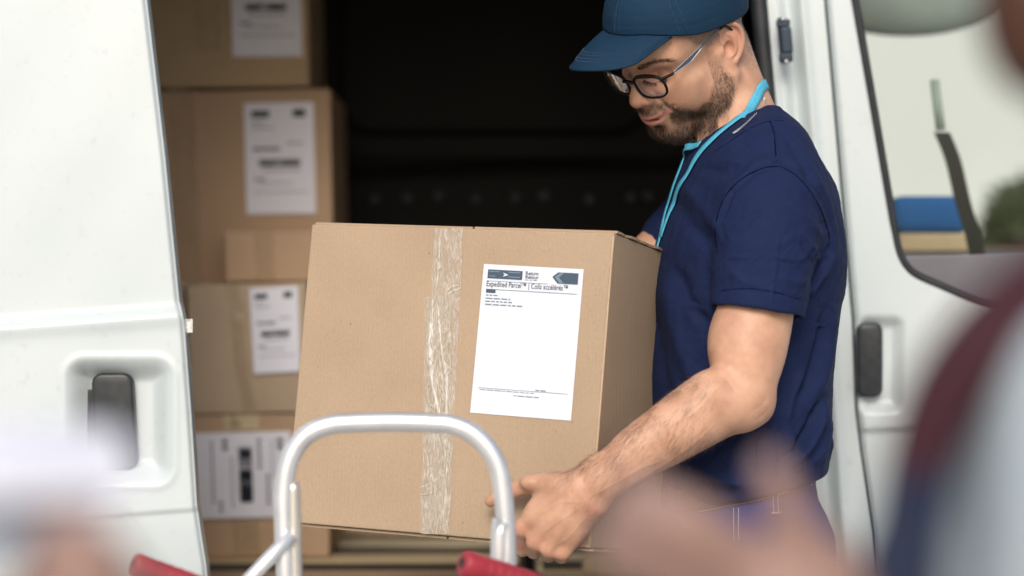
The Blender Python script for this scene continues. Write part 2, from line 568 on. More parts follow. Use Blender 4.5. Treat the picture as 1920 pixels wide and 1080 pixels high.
def red_mask(q):
    x, y, z = q[:, 0], np.abs(q[:, 1]), q[:, 2]
    g = lambda c, s: np.exp(-(((x - c[0]) / s[0]) ** 2 + ((y - c[1]) / s[1]) ** 2 + ((z - c[2]) / s[2]) ** 2))
    return np.clip(0.9 * g((11.2, 0, -1.8), (1.4, 1.6, 1.2)) + 0.6 * g((6.8, 4, -2), (1.8, 1.6, 1.6)) + 0.7 * g((-1.2, 8, 0.6), (2.4, 1.6, 3)), 0, 1)

def mouth_mask(q):
    x, y, z = q[:, 0], np.abs(q[:, 1]), q[:, 2]
    mz = np.interp(y, [0, 1.0, 2.2, 3.4, 4.1], [-5.26, -5.2, -4.88, -4.15, -3.45])
    return np.exp(-((z - mz) / 0.17) ** 2) * (x > 8.0) * sstep(4.1, 3.7, y)
def lip_mask(q):
    x, y, z = q[:, 0], np.abs(q[:, 1]), q[:, 2]
    up = np.interp(y, [0, 0.5, 1.6, 2.8, 3.4], [-4.42, -4.3, -4.35, -4.0, -3.8])
    lo = np.interp(y, [0, 0.6, 1.5, 2.6, 3.4], [-6.3, -6.25, -5.85, -4.9, -4.3])
    return sstep(-0.1, 0.1, up - z) * sstep(-0.15, 0.1, z - lo) * (x > 8.0) * sstep(3.6, 3.2, y)

def strands(P0, D, L, wd, bend=None, seg=2):
    """thin tapering blades; P0 (n,3) roots, D directions, L lengths, wd widths (same unit)"""
    n = len(P0)
    side = np.cross(D, rng.normal(size=(n, 3))); side /= np.linalg.norm(side, axis=1)[:, None]
    if bend is None: bend = np.zeros_like(D)
    rows = []
    for k in range(seg + 1):
        t = k / seg
        c = P0 + D * (L * t)[:, None] + bend * (L * t * t)[:, None]
        w = (wd * (1 - 0.75 * t))[:, None] * 0.5
        rows += [c - side * w, c + side * w]
    V = np.stack(rows, 1).reshape(-1, 3)
    st = 2 * (seg + 1)
    base = np.arange(n)[:, None] * st
    Q = np.concatenate([np.concatenate([base + 2 * k, base + 2 * k + 1, base + 2 * k + 3, base + 2 * k + 2], 1) for k in range(seg)])
    return V, Q

# ------------------------------------------------------------------ skin, hair, cloth materials
def skin_material(name, base, red, dark, sss=0.12):
    m, nt, b = mat_new(name)
    L = nt.links
    tc = N(nt, 'ShaderNodeTexCoord')
    n1 = N(nt, 'ShaderNodeTexNoise', Scale=28.0, Detail=8.0)
    L.new(tc.outputs['Object'], n1.inputs['Vector'])
    r1 = N(nt, 'ShaderNodeValToRGB')
    r1.color_ramp.elements[0].position = 0.32; r1.color_ramp.elements[0].color = (*[base[0] * 0.82, base[1] * 0.76, base[2] * 0.72], 1)
    r1.color_ramp.elements[1].position = 0.7; r1.color_ramp.elements[1].color = (*[min(1, c * 1.12) for c in base], 1)
    L.new(n1.outputs['Fac'], r1.inputs[0])
    cur = r1.outputs[0]
    def mixin(attr, colr, amt):
        nonlocal cur
        a = N(nt, 'ShaderNodeAttribute', attribute_name=attr)
        mu = N(nt, 'ShaderNodeMath', operation='MULTIPLY'); mu.inputs[1].default_value = amt
        L.new(a.outputs['Fac'], mu.inputs[0])
        mx = N(nt, 'ShaderNodeMix', data_type='RGBA')
        L.new(mu.outputs[0], mx.inputs[0]); L.new(cur, mx.inputs[6]); mx.inputs[7].default_value = (*colr, 1)
        cur = mx.outputs[2]
    mixin('red', red, 0.55)
    mixin('beard', dark, 0.42)
    mixin('hair', (0.16, 0.12, 0.10), 0.55)
    mixin('lip', (0.40, 0.155, 0.135), 0.8)
    L.new(cur, b.inputs['Base Color'])
    b.inputs['Roughness'].default_value = 0.48
    b.inputs['Specular IOR Level'].default_value = 0.42
    b.inputs['Subsurface Weight'].default_value = sss
    b.inputs['Subsurface Radius'].default_value = (1.0, 0.35, 0.18)
    b.inputs['Subsurface Scale'].default_value = 0.008
    bp = bump(nt, b, tc.outputs['Object'], 520.0, 0.55, 0.0007, 3.0)
    bump(nt, b, tc.outputs['Object'], 60.0, 0.25, 0.0015, 4.0, prev=bp)
    return m
M_SKIN = skin_material('warm skin', (0.57, 0.335, 0.225), (0.50, 0.19, 0.13), (0.085, 0.055, 0.04))
M_HAIR = simple('dark brown hair', (0.042, 0.026, 0.018), 0.5, var=0.6, scale=300)
M_HAIR_FINE = simple('brown body hair', (0.10, 0.055, 0.032), 0.5, var=0.4, scale=200)

def cloth_material(name, c, var=0.14, weave=900.0, fold=0.0, rough=0.85, sheen=0.3, sheen_tint=None):
    m, nt, b = mat_new(name)
    L = nt.links
    c1 = tuple(x * (1 - var) for x in c); c2 = tuple(x * (1 + var) for x in c)
    src, no, cr = noise_mix(nt, b, c1, c2, 500.0, 4.0)
    b.inputs['Roughness'].default_value = rough
    b.inputs['Specular IOR Level'].default_value = 0.25
    b.inputs['Sheen Weight'].default_value = sheen
    b.inputs['Sheen Roughness'].default_value = 0.5
    if sheen_tint: b.inputs['Sheen Tint'].default_value = (*sheen_tint, 1)
    bp = bump(nt, b, src, weave, 0.5, 0.0006, 2.0)
    if fold: bump(nt, b, src, 26.0, fold, 0.01, 3.0, prev=bp)
    return m
M_SHIRT = cloth_material('navy jersey cotton', (0.006, 0.0138, 0.056), sheen=0.0, fold=0.5)

# ------------------------------------------------------------------ body fields in world cm
def arm_field():
    F = Field()
    F.chain([W(1440, 430, 3.135), W(1426, 520, 3.12), W(1415, 610, 3.105), W(1404, 680, 3.095), W(1398, 722, 3.09)], [4.9, 4.85, 4.75, 4.35, 3.65], 1.5)
    F.add(f_el(W(1392, 645, 3.10), (4.35, 4.2, 5.6)), 2.0)
    F.chain([W(1395, 742, 3.085), W(1330, 770, 3.075), W(1255, 815, 3.065), W(1185, 858, 3.055), W(1125, 902, 3.045)], [3.75, 4.1, 3.8, 3.25, 2.7], 1.4)
    F.add(f_rc(W(1414, 764, 3.09), W(1398, 776, 3.085), 2.1, 2.0), 2.0)    # elbow
    F.add(f_rc(W(1330, 735, 3.065), W(1190, 838, 3.05), 2.6, 1.7), 2.2)    # brachioradialis
    F.add(f_rc(W(1120, 893, 3.04), W(1105, 940, 3.045), 2.2, 2.35), 2.0)     # wrist
    F.add(f_el(W(1118, 950, 3.03), (1.3, 1.1, 1.1)), 0.9)                    # ulna head
    # back of the hand
    mc = [(978, 990, 3.068), (1004, 1016, 3.058), (1030, 1030, 3.053), (1055, 1036, 3.055)]
    wr = [(1085, 905, 3.042), (1090, 922, 3.038), (1096, 940, 3.038), (1100, 958, 3.044)]
    for a, b, r in zip(wr, mc, (1.12, 1.06, 1.0, 0.95)):
        F.add(f_rc(W(*a), W(*b), 1.8, r), 0.9)
    F.add(f_el((W(1050, 962, 3.062)), (4.2, 1.8, 3.5)), 1.2)
    F.add(f_rc(W(1080, 985, 3.055), W(1062, 1018, 3.062), 1.5, 1.1), 1.0)
    # knuckles and fingers folding under the bottom edge
    pip = [(979, 1029, 3.098), (1001, 1034, 3.102), (1028, 1041, 3.098), (1053, 1045, 3.096)]
    dip = [(980, 1032, 3.128), (1002, 1036, 3.132), (1029, 1042, 3.128), (1054, 1046, 3.120)]
    tipp = [(982, 1032, 3.150), (1004, 1036, 3.155), (1030, 1041, 3.150), (1055, 1045, 3.138)]
    for a, b, c, d, r in zip(mc, pip, dip, tipp, (1.02, 1.02, 0.98, 0.88)):
        F.add(f_el(W(a[0] - 1, a[1] + 1, a[2] - 0.004), (0.98 * r, 0.85 * r, 0.9 * r)), 0.7)
        F.add(f_rc(W(*a), W(*b), r, r * 0.92), 0.3)
        F.add(f_rc(W(*b), W(*c), r * 0.93, r * 0.82), 0.15)
        F.add(f_rc(W(*c), W(*d), r * 0.82, r * 0.75), 0.12)
    for (a, b) in (((994, 1008), (1024, 972)), ((1018, 1024), (1044, 986)), ((1043, 1034), (1064, 998))):
        F.sub(f_rc(W(a[0], a[1], 3.036), W(b[0], b[1], 3.020), 0.2, 0.1), 0.9)
    for a, b in zip(wr[:3], mc[:3]):                                        # extensor tendons
        F.add(f_rc(W(a[0] - 18, a[1] + 10, a[2] - 0.012), W(b[0] + 3, b[1] - 3, b[2] - 0.008), 0.15, 0.2), 0.7)
    # thumb lying along the front of the box
    F.chain([W(1085, 912, 3.040), W(1040, 908, 3.050), W(995, 909, 3.068), W(958, 922, 3.080), W(920, 940, 3.092)], [1.7, 1.5, 1.2, 1.0, 0.78], 0.6)
    F.add(f_rc(W(1050, 915, 3.045), W(1000, 965, 3.062), 1.2, 0.9), 1.2)     # web of the thumb
    F.add(f_el(W(992, 905, 3.058), (1.15, 0.9, 0.95)), 0.5)
    return F

def far_arm_field():
    F = Field()
    F.chain([W(1345, 385, 3.50), W(1285, 440, 3.485), W(1222, 492, 3.475), W(1100, 620, 3.48), W(1010, 720, 3.49)], [5.0, 4.5, 4.1, 3.6, 2.7], 1.2)
    F.add(f_rc(W(1010, 720, 3.49), W(960, 770, 3.495), 2.6, 2.2), 1.0)
    for i in range(4):
        F.chain([W(965 + 9 * i, 768 + 9 * i, 3.49), W(915 + 9 * i, 800 + 11 * i, 3.488), W(888 + 10 * i, 830 + 10 * i, 3.487), W(872 + 12 * i, 855 + 8 * i, 3.487)], [0.95, 0.88, 0.8, 0.7], 0.3)
    F.chain([W(990, 735, 3.485), W(950, 730, 3.48), W(915, 735, 3.48)], [1.2, 1.0, 0.8], 0.4)
    return F

T_PY = [205, 225, 250, 280, 320, 360, 400, 450, 500, 560, 620, 700, 780, 830, 870, 905, 950]
T_C = [1440, 1425, 1412, 1404, 1404, 1405, 1406, 1403, 1398, 1390, 1384, 1378, 1380, 1385, 1388, 1395, 1400]
T_R = [8, 50, 88, 110, 126, 141, 153, 166, 174, 176, 173, 172, 168, 163, 150, 138, 128]
T_W = [3.0, 8.0, 11.5, 14.0, 16.2, 17.4, 18.0, 18.3, 18.2, 17.4, 16.8, 16.3, 16.4, 16.8, 17.0, 16.5, 16.0]
def torso_fn(grow=0.0, y0=329.8):
    z = np.array([W(0, p, 3.315)[2] for p in T_PY]); o = np.argsort(z)
    cx = np.array([W(c, 0, 3.315)[0] for c in T_C]); rx = np.array(T_R) * 331.5 / FPX; ry = np.array(T_W)
    zs, cx, rx, ry = z[o], cx[o], rx[o], ry[o]
    zf = np.linspace(zs[0], zs[-1], 240)
    ker = np.exp(-np.linspace(-2, 2, 21) ** 2); ker /= ker.sum()
    sm = lambda a: np.convolve(np.pad(np.interp(zf, zs, a), 10, mode='edge'), ker, 'valid')
    cx, rx, ry = sm(cx), sm(rx), sm(ry); zs = zf
    def f(p):
        c = np.interp(p[:, 2], zs, cx); a = np.interp(p[:, 2], zs, rx) + grow; b = np.interp(p[:, 2], zs, ry) + grow
        dx = (p[:, 0] - c); dy = (p[:, 1] - y0)
        an = R(-8)
        ex = dx * math.cos(an) - dy * math.sin(an); ey = dx * math.sin(an) + dy * math.cos(an)
        q = (np.abs(ex / a) ** 2.25 + np.abs(ey / b) ** 2.25) ** (1 / 2.25)
        d = (q - 1) * np.minimum(a, b)
        return np.maximum(d, np.maximum(zs[0] - p[:, 2], p[:, 2] - zs[-1]))
    return f

def plane_fn(a, b, keep_below=True, tilt=0.0):
    """half space under the line a-b (world cm points, extended along the view depth)"""
    t = b - a; n = np.array([-t[2], 0, t[0]]); n = n / np.linalg.norm(n)
    if n[2] < 0: n = -n
    n = n + np.array([0, tilt, 0]); n /= np.linalg.norm(n)
    s = 1.0 if keep_below else -1.0
    return lambda p: s * ((p - a) @ n)

def shirt_field():
    F = Field()
    F.add(torso_fn(), 0)
    F.add(f_rc(W(1420, 268, 3.285), W(1440, 392, 3.155), 3.6, 6.5), 3.2)         # near shoulder
    F.add(f_rc(W(1405, 275, 3.375), W(1352, 378, 3.495), 3.6, 6.0), 3.2)         # far shoulder
    F.add(f_rc(W(1485, 380, 3.30), W(1500, 520, 3.31), 6.0, 5.6), 3.0)           # shoulder blade
    F.chain([W(1352, 378, 3.495), W(1295, 432, 3.485), W(1272, 455, 3.482)], [6.0, 5.6, 5.5], 1.0)
    S = Field()
    S.chain([W(1440, 400, 3.145), W(1433, 480, 3.125), W(1422, 560, 3.11), W(1414, 650, 3.10)], [6.6, 6.6, 6.15, 5.95], 1.1)
    S.cut(plane_fn(W(1335, 571, 3.1), W(1505, 597, 3.1), False, 0.06), 0.25)
    S.sub(f_rc(W(1424, 556, 3.11), W(1412, 680, 3.10), 5.55, 5.75), 0.2)
    F.add(S, 0.9)
    # neck opening and bottom hem
    F.sub(f_rc(wneck(0), wneck(1), 6.75, 7.35), 0.4)
    F.cut(plane_fn(W(1300, 940, 3.3), W(1523, 886, 3.3), False, 0.0), 0.5)
    F.sub(f_el(W(1405, 935, 3.31), (9.0, 13.0, 4.5)), 0.4)
    return F

def wneck(i): return W(1352, 120, 3.338) if i == 0 else W(1392, 262, 3.334)

# ------------------------------------------------------------------ build the man
def fold_disp(V, Nn, folds, Y=3.2):
    """folds: (list of photo px points, width cm, height cm); a soft ridge (or, when negative, crease) pressed into the cloth on the
    side that faces -Y; distance is measured in the vertical X-Z plane of the cloth itself"""
    D = np.zeros(len(V))
    face = sstep(0.15, -0.25, Nn[:, 1])
    xz = V[:, [0, 2]]
    for pts, w, h in folds:
        pp = np.array([W(a, b, Y)[[0, 2]] for a, b in pts])
        lo = pp.min(0) - w * 3; hi = pp.max(0) + w * 3
        sel = np.where(((xz > lo) & (xz < hi)).all(1) & (face > 0))[0]
        if not len(sel): continue
        q = xz[sel]; best = np.full(len(sel), 1e9); tt = np.zeros(len(sel)); tot = len(pp) - 1
        for i in range(tot):
            a, b = pp[i], pp[i + 1]; ab = b - a
            t = np.clip(((q - a) @ ab) / (ab @ ab), 0, 1)
            d = np.linalg.norm(q - a - t[:, None] * ab, axis=1)
            m = d < best; best[m] = d[m]; tt[m] = (i + t[m]) / tot
        fade = np.clip(np.minimum(tt, 1 - tt) * 5, 0.15, 1)
        D[sel] += h * np.exp(-(best / w) ** 2) * fade * face[sel]
    return D

def join_mesh(parts):
    Vs = []; Qs = []; n = 0; A = {}
    for V, Q, at in parts:
        Vs.append(V); Qs.append(Q + n)
        for k in set(list(A) + list(at)):
            A.setdefault(k, [np.zeros(n)] if n else [])
            A[k].append(at.get(k, np.zeros(len(V))))
        n += len(V)
    return np.concatenate(Vs), np.concatenate(Qs), {k: np.concatenate(v) for k, v in A.items()}

import time
_t = time.time()
man = empty('person', (0.31, 3.31, 0.0),
            'delivery man in navy t-shirt and blue cap smiling down at the large carton he carries', 'person')
parts = []
hf = head_field()
lo = np.minimum.reduce([np.array([-11, -9.5, -12.5]), wh(1400, 290, 3.2), wh(1400, 290, 3.45), wh(1480, 250, 3.34)]) - 2
hi = np.array([13.5, 13.0, 13.5])
V, Q = isosurface(hf, (-17, -13, -24), hi, 0.15)
V = relax(V, Q, 2, 0.4)
keep = w2h(np.zeros((1, 3))) is not None
Vw = h2w(V)
ok = (Vw[:, 2] > W(0, 318, 3.33)[2])
V, Q, _ = keep_compact(V, Q, ok)
bm_, hm_, rm_, lm_ = beard_mask(V), hair_mask(V), red_mask(V), lip_mask(V)
HV = V; HN = vnormals(V, Q); HQ = Q
parts.append((h2w(V), Q, {'beard': np.maximum(bm_, 2.2 * mouth_mask(V)), 'hair': hm_, 'red': rm_, 'lip': lm_}))
print('head', len(V), time.time() - _t); _t = time.time()
af = arm_field()
V, Q = isosurface(af, (-4, 296, 90), (42, 320, 142), 0.15)
V = relax(V, Q, 2, 0.4)
AN = vnormals(V, Q)
V = V + AN * (fold_disp(V, AN, [
    ([(1100, 930), (1072, 955), (1042, 975), (1012, 1000)], 0.15, 0.07), ([(1105, 950), (1080, 985), (1062, 1005), (1042, 1018)], 0.15, 0.07),
    ([(1092, 935), (1050, 935), (1005, 965)], 0.14, 0.05), ([(1260, 850), (1200, 872), (1140, 905), (1105, 925)], 0.2, 0.06),
    ([(1330, 800), (1280, 842), (1215, 885), (1160, 915)], 0.2, 0.05), ([(1395, 610), (1375, 660), (1352, 712), (1300, 770), (1240, 800)], 0.2, 0.06),
    ([(1338, 694), (1362, 712), (1380, 742)], 0.3, -0.10), ([(1405, 772), (1424, 760), (1440, 742)], 0.25, -0.05),
    ([(1410, 790), (1430, 778), (1446, 758)], 0.2, -0.05), ([(1350, 850), (1290, 872), (1230, 902)], 0.7, -0.10), ([(1335, 790), (1270, 830), (1190, 868)], 0.9, 0.08)], 3.07))[:, None]
AN = vnormals(V, Q); AV = V
# knuckle redness
kn = np.zeros(len(V))
for (a, b, c) in [(975, 992, 3.05), (1003, 1018, 3.05), (1030, 1032, 3.05), (1055, 1040, 3.05), (975, 1025, 3.08), (1425, 775, 3.09), (955, 925, 3.08), (1110, 960, 3.02)]:
    kn = np.maximum(kn, np.exp(-(np.linalg.norm(V - W(a, b, c), axis=1) / 1.3) ** 2))
parts.append((V, Q, {'red': kn * 0.8}))
print('arm', len(V), time.time() - _t); _t = time.time()
V, Q = isosurface(far_arm_field(), (-6, 340, 95), (40, 358, 145), 0.25)
parts.append((relax(V, Q, 1), Q, {}))
# hidden rest of the trunk and the legs, so that the figure is whole
TF = Field().add(torso_fn(-3.0), 0)
TF.add(f_rc(W(1425, 275, 3.285), W(1440, 392, 3.155), 2.5, 5.0), 3.0).add(f_rc(W(1405, 280, 3.375), W(1352, 378, 3.495), 2.5, 4.6), 3.0)
def legs(F, grow, y0=0):
    for s, dx in ((-1, 3.0), (1, -2.0)):
        F.chain([np.array([31.5 - dx * .3, 331.5 + s * 8.5, 88.0]), np.array([30 + dx, 331.5 + s * 10, 48.0]), np.array([32 + dx, 331.5 + s * 10.5, 9.0])],
                [8.8 + grow, 6.0 + grow, 4.2 + grow * 1.6], 2.0)
legs(TF, -0.8)
for s, dx in ((-1, 3.0), (1, -2.0)):
    TF.add(f_rc(np.array([32 + dx, 331.5 + s * 10.5, 7]), np.array([20 + dx, 331.5 + s * 11.5, 4.0]), 3.6, 2.8), 2.0)
V, Q = isosurface(TF, (5, 305, -2), (52, 362, 152), 0.9, B=6)
V, Q, _ = keep_compact(V, Q, V[:, 2] < W(0, 300, 3.33)[2])
parts.append((relax(V, Q, 1), Q, {}))
V, Q, A = join_mesh(parts)
me = npmesh('body', V / 100, Q)
for k, a in A.items(): add_attr(me, k, a)
body = link('body', me, M_SKIN, man, True)
print('body', len(V), time.time() - _t); _t = time.time()

# --- shirt
sf = shirt_field()
V, Q = isosurface(sf, (10, 300, 96), (52, 362, 160), 0.22)
V = relax(V, Q, 3, 0.5)
Nn = vnormals(V, Q)
FOLDS = [
    # armhole seam of the near sleeve (crease) and the shoulder seam
    ([(1345, 470), (1342, 420), (1362, 365), (1400, 328), (1455, 311), (1500, 335), (1535, 385), (1556, 440), (1552, 470)], 0.28, -0.16),
    ([(1345, 480), (1334, 425), (1355, 358), (1398, 319), (1455, 301), (1508, 327), (1545, 380), (1565, 440)], 0.35, 0.14),
    ([(1441, 216), (1451, 250), (1456, 308)], 0.16, -0.10),
    ([(1446, 218), (1457, 250), (1461, 305)], 0.2, 0.06),
    # vertical ironing crease of the sleeve
    ([(1440, 430), (1432, 500), (1420, 580)], 0.22, 0.10),
    # drag lines on the sleeve
    ([(1345, 484), (1380, 486), (1425, 478)], 0.3, 0.10),
    ([(1425, 484), (1470, 490), (1505, 478)], 0.28, 0.12),
    ([(1350, 474), (1400, 478), (1440, 471)], 0.3, -0.07),
    ([(1488, 440), (1500, 462), (1512, 478), (1530, 492)], 0.3, 0.22),
    ([(1480, 452), (1494, 478), (1508, 500)], 0.28, -0.16),
    ([(1455, 380), (1500, 420), (1525, 450)], 0.6, 0.16),
    ([(1480, 360), (1520, 400), (1545, 445)], 0.5, -0.16),
    ([(1346, 500), (1375, 530), (1430, 545)], 0.6, 0.12),
    ([(1350, 450), (1372, 420), (1420, 395)], 0.7, -0.12),
    ([(1440, 520), (1470, 530), (1502, 528)], 0.45, 0.12),
    # body folds below the arm
    ([(1556, 470), (1540, 500), (1515, 535), (1500, 560)], 0.5, 0.4),
    ([(1545, 480), (1530, 505), (1505, 535)], 0.4, -0.35),
    ([(1560, 560), (1552, 640), (1540, 700), (1515, 760)], 0.8, 0.40),
    ([(1545, 560), (1535, 640), (1515, 700), (1485, 760)], 0.8, -0.40),
    ([(1548, 740), (1530, 790), (1508, 830), (1478, 865)], 0.6, 0.55),
    ([(1535, 745), (1512, 795), (1488, 830), (1455, 862)], 0.55, -0.5),
    ([(1560, 790), (1545, 830), (1515, 875)], 0.55, 0.35),
    ([(1470, 800), (1476, 850), (1500, 884)], 0.45, 0.35),
    ([(1450, 790), (1455, 850), (1450, 895)], 0.5, -0.25),
    ([(1500, 690), (1475, 740), (1460, 800)], 0.6, 0.3),
    # chest
    ([(1262, 350), (1290, 420), (1335, 470)], 0.9, -0.25),
    ([(1280, 330), (1320, 400), (1345, 440)], 0.8, 0.22),
    ([(1305, 310), (1360, 330), (1410, 300)], 0.7, -0.14),
    ([(1245, 500), (1262, 600), (1290, 700), (1330, 700)], 1.0, 0.28),
    ([(1262, 490), (1285, 560), (1330, 620)], 0.8, -0.28),
    ([(1225, 560), (1235, 640), (1250, 740), (1270, 790)], 0.8, -0.22),
    ([(1390, 240), (1420, 262), (1450, 262)], 0.4, 0.10),
    ([(1375, 262), (1400, 285), (1440, 290)], 0.5, -0.10),
    ([(1352, 300), (1390, 315), (1430, 300)], 0.45, 0.12),
    ([(1480, 250), (1505, 300), (1530, 360)], 0.5, 0.16),
    ([(1468, 262), (1490, 310), (1512, 350)], 0.45, -0.16),
    ([(1300, 850), (1330, 890), (1400, 905)], 0.8, 0.3),
    ([(1417, 820), (1417, 860), (1417, 915)], 0.14, -0.10),
]
D = 2.1 * fold_disp(V, Nn, FOLDS)
dn = f_rc(wneck(0), wneck(1), 6.75, 7.35)(V.astype(np.float32))
D -= 0.10 * np.exp(-((dn - 1.75) / 0.16) ** 2) * (V[:, 2] > W(0, 330, 3.3)[2])
D += 0.05 * np.exp(-((dn - 0.7) / 0.9) ** 2) * (V[:, 2] > W(0, 330, 3.3)[2])
# hem stitching: a shallow double groove above the sleeve hem
hp = plane_fn(W(1335, 571, 3.1), W(1505, 597, 3.1), True, 0.06)(V)
slv = (V[:, 1] < 318) & (V[:, 2] > W(0, 600, 3.1)[2] - 1)
hd = -hp
D -= np.where(slv & (hp > 0), 0.07 * np.exp(-((hp - 2.1) / 0.13) ** 2), 0)
D += np.where(slv & (hp > 0), 0.04 * np.exp(-((hp - 1.2) / 0.8) ** 2), 0)
D += 0.08 * vnoise(V * np.array([1, 1, 0.45]), 0.9, 21) + 0.045 * vnoise(V * np.array([1, 1, 0.6]) + 0.8 * vnoise(V, 0.5, 4)[:, None], 2.1, 22)
wv_ = V * np.array([1.0, 0.6, 1.0]) @ np.array([[0.8, 0, 0.6], [0, 1, 0], [-0.6, 0, 0.8]]) * np.array([1, 1, 0.33])
rg = (1 - np.abs(vnoise(wv_, 1.5, 51))) ** 7 - 0.8 * (1 - np.abs(vnoise(wv_, 1.7, 52))) ** 7
pitm = np.exp(-(np.linalg.norm((V - W(1525, 480, 3.2))[:, [0, 2]], axis=1) / 7) ** 2) + np.exp(-((V[:, 2] - W(0, 850, 3.2)[2]) / 6) ** 2) * 0.9 + np.exp(-(np.linalg.norm((V - W(1350, 470, 3.2))[:, [0, 2]], axis=1) / 6) ** 2) * 0.6
D += 0.16 * rg * (0.12 + np.clip(pitm, 0, 1))
rg2 = (1 - np.abs(vnoise(V * np.array([1, .6, 1]) @ np.array([[0.5, 0, -0.86], [0, 1, 0], [0.86, 0, 0.5]]) * np.array([1, 1, .4]), 2.6, 53))) ** 9
D += 0.05 * rg2
hemd = -plane_fn(W(1300, 940, 3.3), W(1523, 886, 3.3), False, 0.0)(V)
D *= 0.15 + 0.85 * sstep(0.2, 3.0, hemd)
D *= np.where(slv & (hp < 0), 0.3 + 0.7 * sstep(0.0, 1.5, hd), 1)
V = V + Nn * D[:, None]
V = relax(V, Q, 1, 0.25)
SV, SQ = V, Q
me = npmesh('t_shirt', V / 100, Q)
shirt = link('t_shirt', me, M_SHIRT, man, True)
M_SEAM = simple('dark navy seam', (0.002, 0.0045, 0.022), 1.0, spec=0.0)
from mathutils.bvhtree import BVHTree
_sb = BVHTree.FromPolygons((SV / 100).tolist(), SQ.tolist())
def seam(pts, r=0.0006, lift=-0.0001, name='seam', mat=None):
    out = []
    for p in catmull([Vector((a, b, 0)) for a, b in pts], 10):
        o = Vector((0, 0, CAMZ)); h = _sb.ray_cast(o, (P(p.x, p.y, 1.0) - o).normalized())
        if h[0] is not None: out.append(h[0] + (o - h[0]).normalized() * lift)
    for _ in range(2): out = [(out[max(0, i - 1)] + out[i] * 2 + out[min(len(out) - 1, i + 1)]) / 4 for i in range(len(out))]
    return tube(name, out, r, mat or M_SEAM, shirt, 6)
seam([(1345, 475), (1341, 425), (1360, 368), (1400, 329), (1455, 312), (1500, 336), (1535, 386), (1553, 435), (1553, 462)], 0.0008)
seam([(1444, 229), (1451, 250), (1456, 305)], 0.0008)
seam([(1351, 545), (1400, 541), (1450, 547), (1501, 562)], 0.00055)
seam([(1418, 822), (1418, 870), (1417, 908)], 0.0006)
seam([(1340, 283), (1362, 270), (1388, 252), (1412, 238), (1440, 228), (1470, 226)], 0.0005)
print('shirt', len(V), time.time() - _t); _t = time.time()
# --- hair: full short beard, moustache, clipped sides, brows, lashes, arm hair
def scatter(V, Nn, wgt, n):
    p = wgt / wgt.sum()
    return rng.choice(len(V), n, p=p)
def hair_obj(name, roots, D, Ln, wd, mat, bend=None, seg=2):
    Vs, Qs = strands(roots, D, Ln, wd, bend, seg)
    return link(name, npmesh(name, Vs / 100, Qs), mat, man)
def norm(a): return a / np.maximum(np.linalg.norm(a, axis=1), 1e-9)[:, None]
bw = bm_ ** 1.35 * np.clip(0.85 + 0.3 * vnoise(HV, 2.6, 91), 0.4, 1.1)
idx = scatter(HV, HN, bw + 1e-9, 17000)
q = HV[idx] + rng.normal(size=(len(idx), 3)) * 0.05; nn = HN[idx]
flow = np.stack([0.45 + 0 * q[:, 0], 0.15 * np.sign(q[:, 1]), -0.9 + 0 * q[:, 0]], 1)
flow -= nn * (flow * nn).sum(1)[:, None]
d = norm(norm(flow) * 0.75 + nn * 0.55 + rng.normal(size=q.shape) * 0.28)
L = (0.18 + 0.32 * bw[idx]) * rng.uniform(0.6, 1.25, len(idx)) * np.interp(q[:, 2], [-8.5, -3, 1], [1.25, 0.85, 0.5])
bd = norm(flow) * 0.25
hair_obj('beard', h2w(q), d @ HR.T, L, np.full(len(q), 0.032), M_HAIR, bd @ HR.T)
tag(bpy.data.objects['beard'], kind='stuff')
hw = hm_ ** 1.2
hw = hw * (HV[:, 2] < 6.5)
idx = scatter(HV, HN, hw + 1e-9, 7000)
q = HV[idx] + rng.normal(size=(len(idx), 3)) * 0.05; nn = HN[idx]
flow = np.stack([-0.5 + 0 * q[:, 0], 0 * q[:, 0], -0.85 + 0 * q[:, 0]], 1); flow -= nn * (flow * nn).sum(1)[:, None]
d = norm(norm(flow) * 0.9 + nn * 0.45 + rng.normal(size=q.shape) * 0.25)
hair_obj('clipped_hair', h2w(q), d @ HR.T, rng.uniform(0.15, 0.4, len(q)), np.full(len(q), 0.028), M_HAIR, None, 1)
tag(bpy.data.objects['clipped_hair'], kind='stuff')
hx_, hy_, hz_ = HV[:, 0], np.abs(HV[:, 1]), HV[:, 2]
zc = np.interp(hy_, [0.9, 1.8, 3.6, 5.0, 5.8], [2.75, 3.05, 3.45, 3.2, 2.7]); zw = np.interp(hy_, [0.9, 1.6, 3.5, 5.8], [0.3, 0.42, 0.34, 0.16])
brw = np.exp(-((hz_ - zc) / zw) ** 2) * (hx_ > 4.5) * sstep(0.8, 1.3, hy_) * sstep(6.0, 5.4, hy_)
idx = scatter(HV, HN, brw ** 2 + 1e-9, 850)
q = HV[idx]; nn = HN[idx]
flow = np.stack([-0.25 + 0 * q[:, 0], np.sign(q[:, 1]), 0.25 + 0 * q[:, 0]], 1); flow -= nn * (flow * nn).sum(1)[:, None]
d = norm(norm(flow) + nn * 0.3 + rng.normal(size=q.shape) * 0.2)
for sgn in (1, -1):
    m = np.sign(q[:, 1]) == sgn
    hair_obj('eyebrow', h2w(q[m]), d[m] @ HR.T, rng.uniform(0.4, 0.8, m.sum()), np.full(m.sum(), 0.035), M_HAIR, None)
from mathutils.bvhtree import BVHTree
_hb = BVHTree.FromPolygons((h2w(HV) / 100).tolist(), HQ.tolist())
_o = Vector((0, 0, CAMZ)); _ll = []
for a_, b_ in ((1207, 150), (1216, 154), (1227, 156), (1239, 153), (1249, 147)):
    h_ = _hb.ray_cast(_o, (P(a_, b_, 1.0) - _o).normalized())[0]
    _ll.append(w2h(np.array(h_) * 100)[0])
